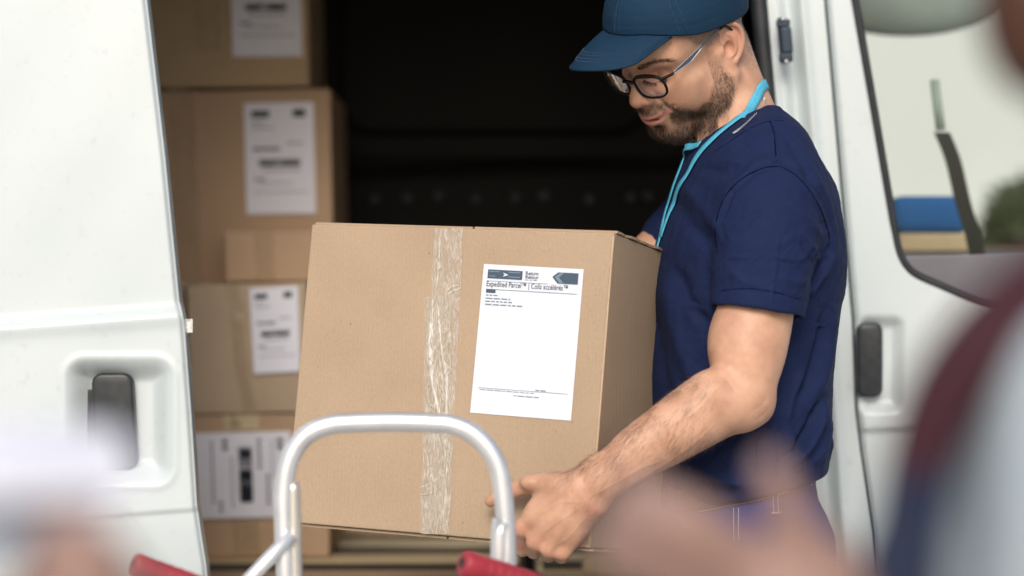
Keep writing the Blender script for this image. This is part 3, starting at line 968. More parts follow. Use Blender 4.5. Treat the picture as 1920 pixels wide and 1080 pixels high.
for sgn in (1, -1):
    t = rng.uniform(0, 1, 170)
    pl = np.array([[float(np.interp(x, np.linspace(0, 1, 5), [p[k] for p in _ll])) for k in range(3)] for x in t]); pl[:, 1] = sgn * np.abs(pl[:, 1])
    d = norm(np.stack([0.85 - 0.3 * t, sgn * (t - 0.35) * 0.9, -0.7 + 0 * t], 1))
    hair_obj('eyelashes', h2w(pl), d @ HR.T, rng.uniform(0.35, 0.6, len(t)), np.full(len(t), 0.05), M_HAIR, None)
    lc_ = [np.array([p[0] + 0.02, sgn * abs(p[1]), p[2]]) for p in _ll]
    tube('lash_line', catmull([HW(p) for p in lc_], 5), 0.0006, M_HAIR, man, 6)
    tube('lid_crease', catmull([HW(p + np.array([-0.35, 0, 0.75])) for p in lc_], 5), 0.00035, M_HAIR, man, 6)
M_TEETH = simple('teeth', (0.72, 0.68, 0.60), 0.3)
tube('teeth', [HW((9.80 - 0.12 * abs(t) ** 1.5, t, -5.10 + 0.09 * abs(t))) for t in np.linspace(-1.8, 1.8, 24)], 0.0020, M_TEETH, man, 10)
# arm hair on the outer forearm
t = ((AV - W(1400, 745, 3.08)) @ (W(1110, 905, 3.04) - W(1400, 745, 3.08))) / np.linalg.norm(W(1110, 905, 3.04) - W(1400, 745, 3.08)) ** 2
aw = sstep(0.05, 0.45, t) * sstep(1.25, 1.02, t) * (0.35 + 0.65 * sstep(-0.3, 0.7, AN[:, 2])) * sstep(0.2, -0.2, AN[:, 1])
aw *= 0.5 + 0.5 * np.clip(vnoise(AV, 1.4, 5), -1, 1)
idx = scatter(AV, AN, np.clip(aw, 0, 1) + 1e-9, 4200)
q = AV[idx] + rng.normal(size=(len(idx), 3)) * 0.04; nn = AN[idx]
fl = norm(W(1110, 905, 3.04)[None] - W(1400, 745, 3.08)[None]) * 0.75 + np.array([[0.0, 0, -0.75]])
fl = np.repeat(fl, len(q), 0); fl -= nn * (fl * nn).sum(1)[:, None]
d = norm(norm(fl) + nn * 0.22 + rng.normal(size=q.shape) * 0.25)
hair_obj('arm_hair', q, d, rng.uniform(0.5, 1.25, len(q)), np.full(len(q), 0.016), M_HAIR_FINE, norm(fl) * 0.2, 3)
tag(bpy.data.objects['arm_hair'], kind='stuff')

# --- raycast helper on the finished figure
from mathutils.bvhtree import BVHTree
dg = bpy.context.evaluated_depsgraph_get()
def bvh_of(objs):
    VV = []; FF = []; n = 0
    for o in objs:
        me = o.data
        v = np.empty(len(me.vertices) * 3, np.float32); me.vertices.foreach_get('co', v); v = v.reshape(-1, 3)
        VV += v.tolist()
        FF += [[i + n for i in p.vertices] for p in me.polygons]
        n += len(v)
    return BVHTree.FromPolygons(VV, FF)
def on_surface(bvh, px, py, lift=0.0, Yd=3.25):
    o = Vector((0, 0, CAMZ)); d = (P(px, py, 1.0) - o).normalized()
    h, n, i, dist = bvh.ray_cast(o, d)
    if h is None: return P(px, py, Yd), -d
    if n.dot(d) > 0: n = -n
    return h + n * lift, n

# --- cap
M_CAP = cloth_material('blue twill', (0.004, 0.027, 0.060), weave=1400, sheen=0.0, rough=0.8, var=0.08)
M_CAPDARK = cloth_material('dark seam', (0.004, 0.022, 0.055))
def edge_z(x): return np.interp(x, [-11, -5.4, -2.4, 0.2, 3.2, 5.6, 7.8, 8.8, 11], [1.4, 2.4, 3.35, 4.05, 4.8, 5.9, 7.15, 7.7, 8.3])
cap = empty('cap', HW((0, 0, 6)), 'blue baseball cap worn by the delivery man, brim pulled over his glasses', 'cap')
cc = np.array([-0.4, -0.1, 4.4]); cr_ = np.array([11.1, 8.4, 9.2])
NT, NP = 240, 90
verts = np.zeros((NP, NT, 3))
seams = [R(a) for a in (0, 60, 120, 180, 240, 300)]
for j in range(NT):
    th = 2 * math.pi * j / NT
    ct, st = math.cos(th), math.sin(th)
    # find the elevation where this meridian meets the edge curve
    e = 0.3
    for _ in range(12):
        x = cc[0] + cr_[0] * math.cos(e) * ct
        e = math.asin(max(-0.9, min(0.95, (float(edge_z(x)) - cc[2]) / cr_[2])))
    for i in range(NP):
        t = i / (NP - 1)
        a = e + (math.pi / 2 - e) * t
        q = np.array([math.cos(a) * ct, math.cos(a) * st, math.sin(a)])
        k = 1.0 + 0.05 * math.exp(-((th if th < math.pi else th - 2 * math.pi) / 0.9) ** 2) * math.sin(min(1, t * 1.6) * math.pi / 2)   # stiff front panel
        k += 0.010 * math.sin(math.pi * min(1, t * 2))
        dd = min(abs((th - s + math.pi) % (2 * math.pi) - math.pi) for s in seams) * math.cos(a)
        k += -0.006 * math.exp(-(dd / 0.012) ** 2) + 0.0035 * math.exp(-((dd - 0.045) / 0.02) ** 2)
        for sd_ in (0.028, 0.062): k -= 0.0016 * math.exp(-((dd - sd_) / 0.006) ** 2)
        k += -0.004 * math.exp(-((t - 0.10) / 0.012) ** 2) * 0.7
        verts[i, j] = cc + cr_ * q * k
vv = verts.reshape(-1, 3)
wr_ = 0.10 * vnoise(vv, 0.7, 31) + 0.035 * vnoise(vv * np.array([1, 1, 2.4]), 1.9, 32)
low = np.repeat(1 - np.linspace(0, 1, NP), NT)
vv = vv + (vv - cc) / np.linalg.norm(vv - cc, axis=1)[:, None] * (wr_ * (0.3 + 0.7 * sstep(0.0, 0.35, 1 - low)))[:, None]
ii = np.arange(NP - 1)[:, None] * NT; jj = np.arange(NT)[None]; j2 = (jj + 1) % NT
Q = np.stack([ii + jj, ii + j2, ii + NT + j2, ii + NT + jj], -1).reshape(-1, 4)
crown = link('crown', npmesh('crown', h2w(vv) / 100, Q), M_CAP, cap, True)
m = crown.modifiers.new('thick', 'SOLIDIFY'); m.thickness = 0.0018; m.offset = 1
tube('crown_piping', [HW(vv[j] + (vv[j] - cc) * 0.002) for j in range(0, NT, 2)], 0.0011, M_CAP, cap, 8, closed=True)
btn = HW(cc + np.array([0, 0, cr_[2] * 1.01]))
bm = bmesh.new(); bmesh.ops.create_uvsphere(bm, u_segments=16, v_segments=10, radius=0.008)
bmesh.ops.scale(bm, vec=(1, 1, 0.5), verts=bm.verts); bmesh.ops.translate(bm, vec=btn, verts=bm.verts)
bm_done('top_button', bm, M_CAP, cap, True)
# brim
NS, NR = 120, 60
bv = []
for i in range(NR + 1):
    t = i / NR
    for j in range(NS + 1):
        s = -1 + 2 * j / NS
        ph = s * R(53) - R(3)
        e = 0.3
        for _ in range(10):
            x = cc[0] + cr_[0] * math.cos(e) * math.cos(ph)
            e = math.asin(max(-0.9, min(0.95, (float(edge_z(x)) - cc[2]) / cr_[2])))
        A = cc + cr_ * np.array([math.cos(e) * math.cos(ph), math.cos(e) * math.sin(ph), math.sin(e)]) * 1.012
        A[2] -= 0.12
        ps = s * R(84)
        y = 6.6 * math.sin(ps) - 0.9
        Bx = 6.4 + 10.6 * max(0, math.cos(ps)) ** 0.62
        Bz = 6.95 - 1.5 * (y / 6.2) ** 2
        B = np.array([Bx, y, Bz])
        wq = max(0.0, (abs(s) - 0.72) / 0.28) ** 2
        B = B * (1 - wq) + A * wq
        p = A * (1 - t) + B * t
        p[2] += 0.55 * math.sin(math.pi * t) * (1 - 0.6 * abs(s))
        for rr in (0.62, 0.69, 0.76, 0.83, 0.955):
            p[2] -= 0.022 * math.exp(-((t - rr) / 0.012) ** 2)
        bv.append(p)
bv = np.array(bv)
w1 = NS + 1
ii = np.arange(NR)[:, None] * w1; jj = np.arange(NS)[None]
Q = np.stack([ii + jj, ii + w1 + jj, ii + w1 + jj + 1, ii + jj + 1], -1).reshape(-1, 4)
brim = link('brim', npmesh('brim', h2w(bv) / 100, Q), M_CAP, cap, True)
m = brim.modifiers.new('thick', 'SOLIDIFY'); m.thickness = 0.0028; m.offset = -1
edge = [HW(bv[NR * w1 + j] + np.array([0, 0, -0.13])) for j in range(0, NS + 1, 2)]
tube('brim_piping', edge, 0.0019, M_CAP, cap, 8)

# --- glasses
M_FRAME = simple('black acetate', (0.004, 0.0035, 0.0035), 0.25, var=0.2, spec=0.3)
M_TEMPLE = simple('grey metal', (0.10, 0.13, 0.16), 0.35, 0.5)
M_SILVER = simple('silver metal', (0.55, 0.56, 0.58), 0.38, 1.0)
M_GLASS, nt, b = mat_new('clear lens')
nt.nodes.remove(b)
tr = N(nt, 'ShaderNodeBsdfTransparent'); tr.inputs[0].default_value = (0.94, 0.92, 0.96, 1)
gl = N(nt, 'ShaderNodeBsdfGlossy'); gl.inputs['Roughness'].default_value = 0.03
fr = N(nt, 'ShaderNodeFresnel'); fr.inputs[0].default_value = 1.3
mx = N(nt, 'ShaderNodeMixShader')
nt.links.new(fr.outputs[0], mx.inputs[0]); nt.links.new(tr.outputs[0], mx.inputs[1]); nt.links.new(gl.outputs[0], mx.inputs[2])
nt.links.new(mx.outputs[0], nt.nodes['Material Output'].inputs[0])
glasses = empty('glasses', HW((9.5, 0, 0.5)), 'glasses with black square rims and grey metal arms on the delivery man', 'glasses')
GZ = -0.4
GX = 1.35
def lens_curve(sd, n=72, grow=0.0):
    out = []
    for k in range(n):
        a = 2 * math.pi * k / n
        c, s = math.cos(a), math.sin(a)
        ex = 0.62
        u = (2.3 + grow) * math.copysign(abs(c) ** ex, c); v = (1.6 + grow) * math.copysign(abs(s) ** ex, s)
        if v < 0: u *= 1 - 0.10 * (-v / 2.1)                    # narrower at the bottom
        u2 = u * 1.0
        v += 0.12 * u2 / 2.6
        y = sd * (3.2 + u)
        x = GX + 9.75 - 0.045 * (abs(y) - 0.8) ** 2 * 0.9 + 0.14 * (v - 2)
        out.append((x, y, GZ + 0.9 + v))
    return out
for sd in (1, -1):
    lc = [HW(p) for p in lens_curve(sd)]
    n = len(lc)
    fv = []; ff = []
    lo_ = [np.array(p) for p in lens_curve(sd, grow=0.0)]; ou = []
    cen = np.mean(lo_, 0)
    for k, p in enumerate(lo_):
        dv = (p - cen); dv[0] = 0; dv /= np.linalg.norm(dv)
        a = 2 * math.pi * k / n
        th = 0.26 + 0.30 * max(0, math.sin(a)) ** 2
        ou.append((p, p + dv * th))
    for k in range(n):
        i0, o0 = ou[k]
        for px_, dx in ((i0, 0.17), (o0, 0.17), (o0, -0.17), (i0, -0.17)):
            fv.append(HW(px_ + np.array([dx, 0, 0])))
    for k in range(n):
        k2 = (k + 1) % n
        for c in range(4):
            c2 = (c + 1) % 4
            ff.append((k * 4 + c, k * 4 + c2, k2 * 4 + c2, k2 * 4 + c))
    rim = link('rim', pymesh('rim', fv, ff), M_FRAME, glasses, True)
    bvm = rim.modifiers.new('b', 'BEVEL'); bvm.width = 0.0006; bvm.segments = 2
    # lens: two thin shells and a lower edge whose highlight is put into its pale colour
    c0 = HW(cen + np.array([0.16, 0, 0]))
    lv = [HW(p + np.array([0.02, 0, 0])) for p in lo_] + [c0]
    lf = [(k, (k + 1) % n, n) for k in range(n)]
    link('lens', pymesh('lens', lv, lf), M_GLASS, rim, True)
    ed = lens_curve(sd, grow=-0.08)
    tube('lens_edge', [HW((p[0] - 0.22, p[1], p[2])) for p in ed[n // 2 - 4:] ], 0.0007, simple('lens edge highlight', (0.75, 0.74, 0.80), 0.2), rim, 6)
    hinge = (GX + 8.3, sd * 5.9, GZ + 2.2); ho = (GX + 7.4, sd * 6.6, GZ + 2.35)
    tube('end_piece', catmull([HW((GX + 8.9, sd * 5.3, GZ + 2.15)), HW(hinge), HW(ho)], 6), 0.0021, M_FRAME, glasses, 10)
    e1 = np.array(ho); e2 = np.array([-0.2, sd * 7.75, 3.35]); e3 = np.array([-2.6, sd * 7.5, 1.6])
    # arm: flat blade, wide near the hinge
    prof = [(0.0, 0.20), (0.05, 0.24), (0.30, 0.52), (0.36, 0.55), (0.62, 0.24), (0.66, 0.2), (1.0, 0.2)]
    av = []; af_ = []
    nn_ = 24
    for k in range(nn_ + 1):
        t = k / nn_; c = e1 * (1 - t) + e2 * t
        h = float(np.interp(t, [p[0] for p in prof], [p[1] for p in prof]))
        for (dy, dz) in ((0.06, 0.2), (0.06, 0.2 - h * 1.3), (-0.06, 0.2 - h * 1.3), (-0.06, 0.2)):
            av.append(HW(c + np.array([0, sd * dy, dz])))
    for k in range(nn_):
        for c in range(4):
            c2 = (c + 1) % 4; af_.append((k * 4 + c, k * 4 + c2, k * 4 + 4 + c2, k * 4 + 4 + c))
    af_ += [(0, 3, 2, 1), tuple(nn_ * 4 + c for c in range(4))]
    arm_ = link('temple_arm', pymesh('temple_arm', av, af_), M_TEMPLE, glasses)
    kk = int(nn_ * 0.66)
    tube('silver_trim', [Vector(av[4 * k]) for k in range(kk + 1)], 0.0004, M_SILVER, arm_, 6)
    tube('silver_trim', [Vector(av[4 * k + 1]) for k in range(kk + 1)], 0.0004, M_SILVER, arm_, 6)
    tube('ear_tip', catmull([HW(e2), HW((-1.4, sd * 7.7, 3.15)), HW(e3)], 6), 0.0019, M_FRAME, glasses, 8)
br = [(GX + 9.85, 0.95, GZ + 1.75), (GX + 10.05, 0.5, GZ + 1.95), (GX + 10.1, 0, GZ + 2.0), (GX + 10.05, -0.5, GZ + 1.95), (GX + 9.85, -0.95, GZ + 1.75)]
tube('bridge', catmull([HW(p) for p in br], 6), 0.0025, M_FRAME, glasses, 10)
print('head dressing', time.time() - _t); _t = time.time()
# --- jeans, belt, lanyard, necklace
M_DENIM = cloth_material('violet blue denim', (0.03, 0.042, 0.16), weave=1500, var=0.3, sheen=0.0)
M_BELT = simple('brown leather', (0.085, 0.052, 0.035), 0.45, var=0.3, scale=60, bscale=300, bstr=0.4)
M_THREAD = simple('pale thread', (0.42, 0.43, 0.38), 0.8)
JF = Field()
J_PY = [886, 905, 930, 960, 1000, 1050, 1120, 1180]; J_C = [1418, 1414, 1408, 1398, 1392, 1388, 1392, 1396]; J_R = [105, 108, 121, 146, 166, 174, 166, 150]; J_W = [15.8, 16.0, 16.8, 17.4, 18.0, 18.4, 18.2, 17.5]
def hips():
    z = np.array([W(0, p, 3.315)[2] for p in J_PY]); cx = np.array([W(c, 0, 3.315)[0] for c in J_C]); rx = np.array(J_R) * 331.5 / FPX; ry = np.array(J_W)
    o = np.argsort(z); zs, cx, rx, ry = z[o], cx[o], rx[o], ry[o]
    def f(p):
        c = np.interp(p[:, 2], zs, cx); a = np.interp(p[:, 2], zs, rx); b = np.interp(p[:, 2], zs, ry)
        q = (np.abs((p[:, 0] - c) / a) ** 2.2 + np.abs((p[:, 1] - 331.5) / b) ** 2.2) ** (1 / 2.2)
        return np.maximum((q - 1) * np.minimum(a, b), np.maximum(zs[0] - p[:, 2], p[:, 2] - zs[-1]))
    return f
JF.add(hips(), 0)
legs(JF, 1.4)
beltline = plane_fn(W(1290, 958, 3.2), W(1528, 897, 3.2), True)
JF.cut(beltline, 0.2)
JF.cut(lambda p: 5.5 - p[:, 2], 0.2)
V, Q = isosurface(JF, (8, 305, 2), (52, 358, 106), 0.45)
V = relax(V, Q, 3); Nn = vnormals(V, Q)
bl = beltline(V)
V = V + Nn * (0.18 * np.exp(-((bl + 1.6) / 1.5) ** 4) + 0.25 * vnoise(V * np.array([1, 1, 0.5]), 0.45, 61) * sstep(-4, -9, bl))[:, None]
jeans = link('jeans', npmesh('jeans', V / 100, Q), M_DENIM, man, True)
jb = bvh_of([jeans])
def ring_points(plane_pts, off, n=96, r_out=0.3):
    """closed loop where a tilted plane through plane_pts meets the jeans, found by casting inward"""
    a, b = plane_pts
    c = (a + b) / 2; out = []
    for k in range(n):
        an = 2 * math.pi * k / n
        d = np.array([math.cos(an), math.sin(an), 0.0])
        z = lambda p: a[2] + (b[2] - a[2]) * (p[0] - a[0]) / (b[0] - a[0])
        o = np.array([c[0], 331.5, 0]) + d * 30; o[2] = z(o); t = -d * 1.0; t[2] = -(b[2] - a[2]) / (b[0] - a[0]) * d[0]
        h, nn, i, ds = jb.ray_cast(Vector(o / 100), Vector(t).normalized())
        if h is None: h = Vector((c + d * 15) / 100)
        out.append(h + Vector(d) * off)
    return out
def band(name, lo, hi, thick, mat, parent):
    n = len(lo); vs = []; fs = []
    cen = sum(lo, Vector()) / n
    for k in range(n):
        o = (lo[k] - cen); o.z = 0; o.normalize()
        vs += [lo[k], hi[k], hi[k] + o * thick, lo[k] + o * thick]
    for k in range(n):
        k2 = (k + 1) % n
        for c in range(4):
            c2 = (c + 1) % 4
            fs.append((k * 4 + c, k2 * 4 + c, k2 * 4 + c2, k * 4 + c2))
    o = link(name, pymesh(name, vs, fs), mat, parent, True)
    return o
A0, B0 = W(1290, 962, 3.2), W(1528, 901, 3.2)
dz = np.array([0, 0, 1.0])
rl = ring_points((A0 + dz * 0.05, B0 + dz * 0.05), 0.001); rh = [p + Vector((0, 0, 0.027)) for p in rl]
belt_o = band('belt', rl, rh, 0.0035, M_BELT, man)
# waistband stitching and front pocket stitching
def stitches(name, pts, n, mat, parent, w=0.0007, gap=0.4, lift=0.0012):
    vs = []; fs = []
    L = [0]
    for i in range(len(pts) - 1): L.append(L[-1] + (pts[i + 1] - pts[i]).length)
    def at(s):
        i = max(0, min(len(pts) - 2, int(np.searchsorted(L, s)) - 1)); t = (s - L[i]) / max(1e-6, L[i + 1] - L[i]); return pts[i].lerp(pts[i + 1], t)
    for k in range(n):
        a = at(L[-1] * k / n); b = at(L[-1] * (k + 1 - gap) / n)
        V_, F_ = tube_arrays([a, (a + b) / 2 + Vector((0, -lift * 0.4, 0)), b], w, 5)
        o = len(vs); vs += V_; fs += [tuple(i + o for i in f) for f in F_]
    o = link(name, pymesh(name, vs, fs), mat, parent, True)
    return o
def onj(pts, lift=0.0012):
    out = []
    for a, b in pts:
        h, n = on_surface(jb, a, b, lift); out.append(h)
    return out
wl = catmull(onj([(1312, 960), (1360, 951), (1420, 939), (1470, 925), (1522, 908)]), 6)
st1 = stitches('stitching', wl, 64, M_THREAD, man)
for xx in (0, 9): stitches('stitching', onj([(1376 + xx, 953 + k * 12) for k in range(6)]), 26, M_THREAD, man)
jb2 = bvh_of([jeans, belt_o])
lp = [on_surface(jb2, a, b, 0.002)[0] for a, b in [(1452, 905), (1453, 925), (1453, 942), (1454, 962)]]
vs = []; fs = []
for k, p in enumerate(catmull(lp, 5)):
    for dx, dy in ((-0.0046, 0), (0.0046, 0), (0.0046, 0.002), (-0.0046, 0.002)): vs.append(p + Vector((dx, dy, 0)))
nk = len(vs) // 4
for k in range(nk - 1):
    for c in range(4): fs.append((k * 4 + c, k * 4 + (c + 1) % 4, k * 4 + 4 + (c + 1) % 4, k * 4 + 4 + c))
fs += [(0, 3, 2, 1), tuple((nk - 1) * 4 + c for c in range(4))]
loop_ = link('belt_loop', pymesh('belt_loop', vs, fs), M_DENIM, man)
for dx in (-0.0032, 0.0032): stitches('stitching', [p + Vector((dx, -0.001, 0)) for p in lp], 14, M_THREAD, loop_, 0.0007)
stitches('stitching', [lp[-1] + Vector((-0.006, -0.001, 0)), lp[-1] + Vector((0.006, -0.001, 0.001))], 1, M_THREAD, loop_, 0.0013, 0.0)
M_SHOE = simple('black shoe leather', (0.02, 0.02, 0.02), 0.4)
for s, dx in ((-1, 3.0), (1, -2.0)):
    SF = Field().add(f_rc((33 + dx, 331.5 + s * 10.5, 6.5), (19 + dx, 331.5 + s * 11.5, 4.4), 5.6, 4.4), 0).add(f_rc((33 + dx, 331.5 + s * 10.5, 8), (33 + dx, 331.5 + s * 10.5, 12), 5.4, 5.0), 2).cut(lambda p: 0.0 - p[:, 2], 0.2)
    V, Q = isosurface(SF, (8, 331.5 + s * 11 - 8, -1), (46, 331.5 + s * 11 + 8, 19), 0.5, B=6)
    link('shoe', npmesh('shoe', relax(V, Q, 2) / 100, Q), M_SHOE, man, True)

mb = bvh_of([body, shirt])
M_CYAN = cloth_material('cyan woven ribbon', (0.085, 0.42, 0.60), weave=1800, sheen=0.0, rough=0.6)
def lay_ribbon(name, C, w, mat, parent, bvh, lift=0.0016, th=0.0014, cols=4):
    """flat strap: every point of its section is laid on the surface; outward is away from the axis of neck and trunk"""
    m_ = len(C); Nn_ = []
    for c in C:
        h, n, i_, d_ = bvh.find_nearest(c)
        ax = Vector((0.325, 3.33, c.z)) if c.z < 1.50 else Vector((0.315, 3.335, c.z))
        if n.dot(c - ax) < 0: n = -n
        Nn_.append(n)
    for _ in range(4): Nn_ = [(Nn_[max(0, i - 1)] + Nn_[i] * 2 + Nn_[min(m_ - 1, i + 1)]).normalized() for i in range(m_)]
    top = []; 
    for i, c in enumerate(C):
        t = (C[min(i + 1, m_ - 1)] - C[max(0, i - 1)]).normalized(); n = Nn_[i]; s = t.cross(n).normalized()
        ww = float(np.interp(i / (m_ - 1), np.linspace(0, 1, len(w)), w)) if isinstance(w, (list, tuple)) else w
        row = []
        for k in range(cols):
            p = c + s * ((k / (cols - 1) - 0.5) * ww)
            hh, nn2, ii2, dd2 = bvh.ray_cast(p + n * 0.03, -n)
            q = hh if (hh is not None and (hh - p).length < 0.022) else p
            row.append(q)
        # keep the section nearly flat
        e = max((q - c).dot(n) for q in row)
        row = [q + n * (lift + 0.75 * (e - (q - c).dot(n))) for q in row]
        top.append(row)
    for _ in range(2): top = [[(top[max(0, i - 1)][k] + top[i][k] * 2 + top[min(m_ - 1, i + 1)][k]) / 4 for k in range(cols)] for i in range(m_)]
    vs = []; fs = []
    for i in range(m_):
        vs += [q + Nn_[i] * th for q in top[i]] + [q for q in top[i][::-1]]
    R2 = 2 * cols
    for i in range(m_ - 1):
        for k in range(R2): fs.append((i * R2 + k, i * R2 + (k + 1) % R2, (i + 1) * R2 + (k + 1) % R2, (i + 1) * R2 + k))
    fs += [tuple(range(R2))[::-1], tuple((m_ - 1) * R2 + k for k in range(R2))]
    me = pymesh(name, vs, fs)
    return link(name, me, mat, parent, True)
def ribbon_on(name, pts, widths, mat, parent):
    return lay_ribbon(name, catmull([on_surface(mb, a, b, 0.0)[0] for a, b in pts], 6), widths, mat, parent, mb)
lan = empty('lanyard', P(1330, 290, 3.2), 'bright cyan lanyard round the neck of the delivery man', 'lanyard')
near_pts = [(1421, 160), (1418, 182), (1404, 205), (1380, 228), (1350, 252), (1325, 275), (1303, 305), (1284, 340), (1268, 375), (1253, 412), (1241, 448)]
def ribbon3d(name, pts, w, mat, parent, bvh, lift=0.002):
    C = []
    for p in catmull(pts, 6):
        h, n, i_, d_ = bvh.find_nearest(p); C.append(h if (h - p).length < 0.03 else p)
    for _ in range(2): C = [(C[max(0, i - 1)] + C[i] * 2 + C[min(len(C) - 1, i + 1)]) / 4 for i in range(len(C))]
    return lay_ribbon(name, C, w, mat, parent, bvh, lift)
h0 = on_surface(mb, 1421, 160, 0.002)[0]
ribbon3d('strap', [P(1303, 270, 3.36), P(1325, 250, 3.40), P(1370, 215, 3.41), P(1412, 175, 3.395), P(1436, 160, 3.345), P(1436, 158, 3.30)] + [on_surface(mb, a, b, 0.001)[0] for a, b in near_pts[1:]], 0.0135, M_CYAN, lan, mb)
ribbon_on('strap', [(1303, 262), (1290, 288), (1277, 318), (1264, 352), (1252, 392), (1243, 428), (1239, 450)], [0.010, 0.012, 0.011], M_CYAN, lan)
ribbon_on('strap', [(1240, 446), (1231, 480), (1226, 515), (1221, 545), (1219, 562)], [0.011, 0.010, 0.008], M_CYAN, lan)
h, n = on_surface(mb, 1219, 572, 0.004)
tube('clip', [h + Vector((0, 0, 0.012)), h + Vector((0, 0, -0.006))], 0.0035, M_CYAN, lan, 10)
M_BLACKPL = simple('black plastic', (0.012, 0.012, 0.014), 0.35, var=0.2)
ks = [on_surface(mb, a, b, 0.004)[0] for a, b in ((1217, 580), (1214, 600), (1212, 625))]
tube('metal_hook', ks, 0.0012, M_SILVER, lan, 8)
bm = bmesh.new(); add_box(bm, P(1213, 660, ks[-1].y / 1.0), (0.006, 0.05, 0.07)); bm_done('badge_holder', bm, M_BLACKPL, lan, bevel=0.002)
# fine curb chain
CH = catmull([on_surface(mb, a, b, 0.002)[0] for a, b in [(1431, 186), (1426, 203), (1412, 222), (1393, 240), (1376, 252)]], 14)
vs = []; fs = []
for i in range(0, len(CH) - 1):
    c = CH[i]; t = (CH[i + 1] - c).normalized(); o = len(vs)
    M3 = t.to_track_quat('X', 'Z').to_matrix() @ Matrix.Rotation(R(45 if i % 2 else -45), 3, 'X')
    r_ = [c + M3 @ Vector((0.0020 * math.cos(a), 0.0013 * math.sin(a), 0)) for a in [k * math.pi / 4 for k in range(8)]]
    V_, F_ = tube_arrays(r_, 0.0005, 4, closed=True); vs += V_; fs += [tuple(q + o for q in f) for f in F_]
necklace = link('necklace', pymesh('necklace', vs, fs), M_SILVER, None, True)
tag(necklace, 'fine silver chain beside the cyan lanyard on the neck of the man', 'necklace')
# collar rib of the shirt
cr_pts = []
for px_, py_ in [(1296, 283), (1312, 276), (1335, 268), (1360, 256), (1385, 241), (1408, 226), (1430, 214), (1452, 211)]:
    h, n = on_surface(mb, px_, py_, 0.001); cr_pts.append(h)
M_CAPTH = cloth_material('blue thread', (0.009, 0.050, 0.115))
for j_, n_ in ((38, 46), (42, 46), (79, 46), (81, 46), (2, 40), (238, 40)):
    pts = [HW(vv[i * NT + j_] + (vv[i * NT + j_] - cc) * 0.016) for i in range(4, 80, 3)]
    stitches('stitching', pts, n_ * 2, M_CAPTH, crown, 0.0005, 0.35, 0)
for i_ in (37, 41, 46, 50):
    pts = [HW(bv[i_ * w1 + j] + np.array([0.02, 0, 0.03])) for j in range(14, NS - 13, 2)]
    stitches('stitching', pts, 90, M_CAPTH, brim, 0.0003, 0.35, 0)
print('dress', time.time() - _t); _t = time.time()
# ------------------------------------------------------------------ the place
M_GROUND = simple('pale concrete', (0.44, 0.43, 0.41), 0.9, var=0.15, scale=3.0, bscale=40, bstr=0.2, bdist=0.004)
g = pymesh('ground', [(-60, -30, 0), (60, -30, 0), (60, 90, 0), (-60, 90, 0)], [(0, 1, 2, 3)])
tag(link('ground', g, M_GROUND), kind='structure')

def white_paint():
    m, nt, b = mat_new('white van paint')
    src, no, cr = noise_mix(nt, b, (0.525, 0.59, 0.60), (0.565, 0.62, 0.63), 3.0, 8.0)
    b.inputs['Roughness'].default_value = 0.38
    b.inputs['Coat Weight'].default_value = 0.35
    b.inputs['Coat Roughness'].default_value = 0.12
    # light road dust and tiny scuffs
    n2 = N(nt, 'ShaderNodeTexNoise', Scale=55.0, Detail=9.0); nt.links.new(src, n2.inputs['Vector'])
    r2 = N(nt, 'ShaderNodeValToRGB'); r2.color_ramp.elements[0].position = 0.60; r2.color_ramp.elements[0].color = (0, 0, 0, 1); r2.color_ramp.elements[1].position = 0.78; r2.color_ramp.elements[1].color = (1, 1, 1, 1)
    nt.links.new(n2.outputs['Fac'], r2.inputs[0])
    mx = N(nt, 'ShaderNodeMix', data_type='RGBA'); nt.links.new(r2.outputs[0], mx.inputs[0]); nt.links.new(cr.outputs[0], mx.inputs[6]); mx.inputs[7].default_value = (0.50, 0.54, 0.54, 1)
    nt.links.new(mx.outputs[2], b.inputs['Base Color'])
    bump(nt, b, src, 9.0, 0.05, 0.003)
    return m
M_WHITE = white_paint()
M_RUBBER = simple('black rubber seal', (0.012, 0.015, 0.018), 0.5, var=0.3, scale=40)
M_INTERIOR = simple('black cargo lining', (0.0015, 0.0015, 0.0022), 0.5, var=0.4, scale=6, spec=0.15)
M_PLASTIC = simple('dark grey plastic', (0.022, 0.026, 0.030), 0.4, var=0.25, scale=80, bscale=600, bstr=0.4, bdist=0.0005)
M_TRIM = simple('grey plastic trim', (0.13, 0.125, 0.14), 0.5, var=0.15)
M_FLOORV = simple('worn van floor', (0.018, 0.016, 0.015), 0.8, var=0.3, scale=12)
van = empty('delivery_van', (0, 4.4, 0), 'white delivery van with its side door slid open onto a black cargo bay', 'van')

def panel(name, xs, ys, Y0, fn, mat, parent, hole=None):
    """sheet of metal over a grid of photo columns / rows at depth Y0; fn(px,py) = how far the skin stands out towards the street (m)"""
    X, Yp = np.meshgrid(xs, ys, indexing='xy')
    xx = X.copy() if not callable(xs) else X
    d = fn(X, Yp)
    wx = (X - 960) / FPX * Y0; wz = CAMZ - (Yp - 540) / FPX * Y0
    V = np.stack([wx, Y0 - d, wz], -1).reshape(-1, 3)
    n1 = len(xs); n0 = len(ys)
    ii = np.arange(n0 - 1)[:, None] * n1; jj = np.arange(n1 - 1)[None]
    Q = np.stack([ii + jj, ii + n1 + jj, ii + n1 + jj + 1, ii + jj + 1], -1).reshape(-1, 4)
    if hole is not None:
        cx = (X[:-1, :-1] + X[1:, 1:]) / 2; cy = (Yp[:-1, :-1] + Yp[1:, 1:]) / 2
        Q = Q[~hole(cx.ravel(), cy.ravel())]
    return link(name, npmesh(name, V, Q), mat, parent, True)

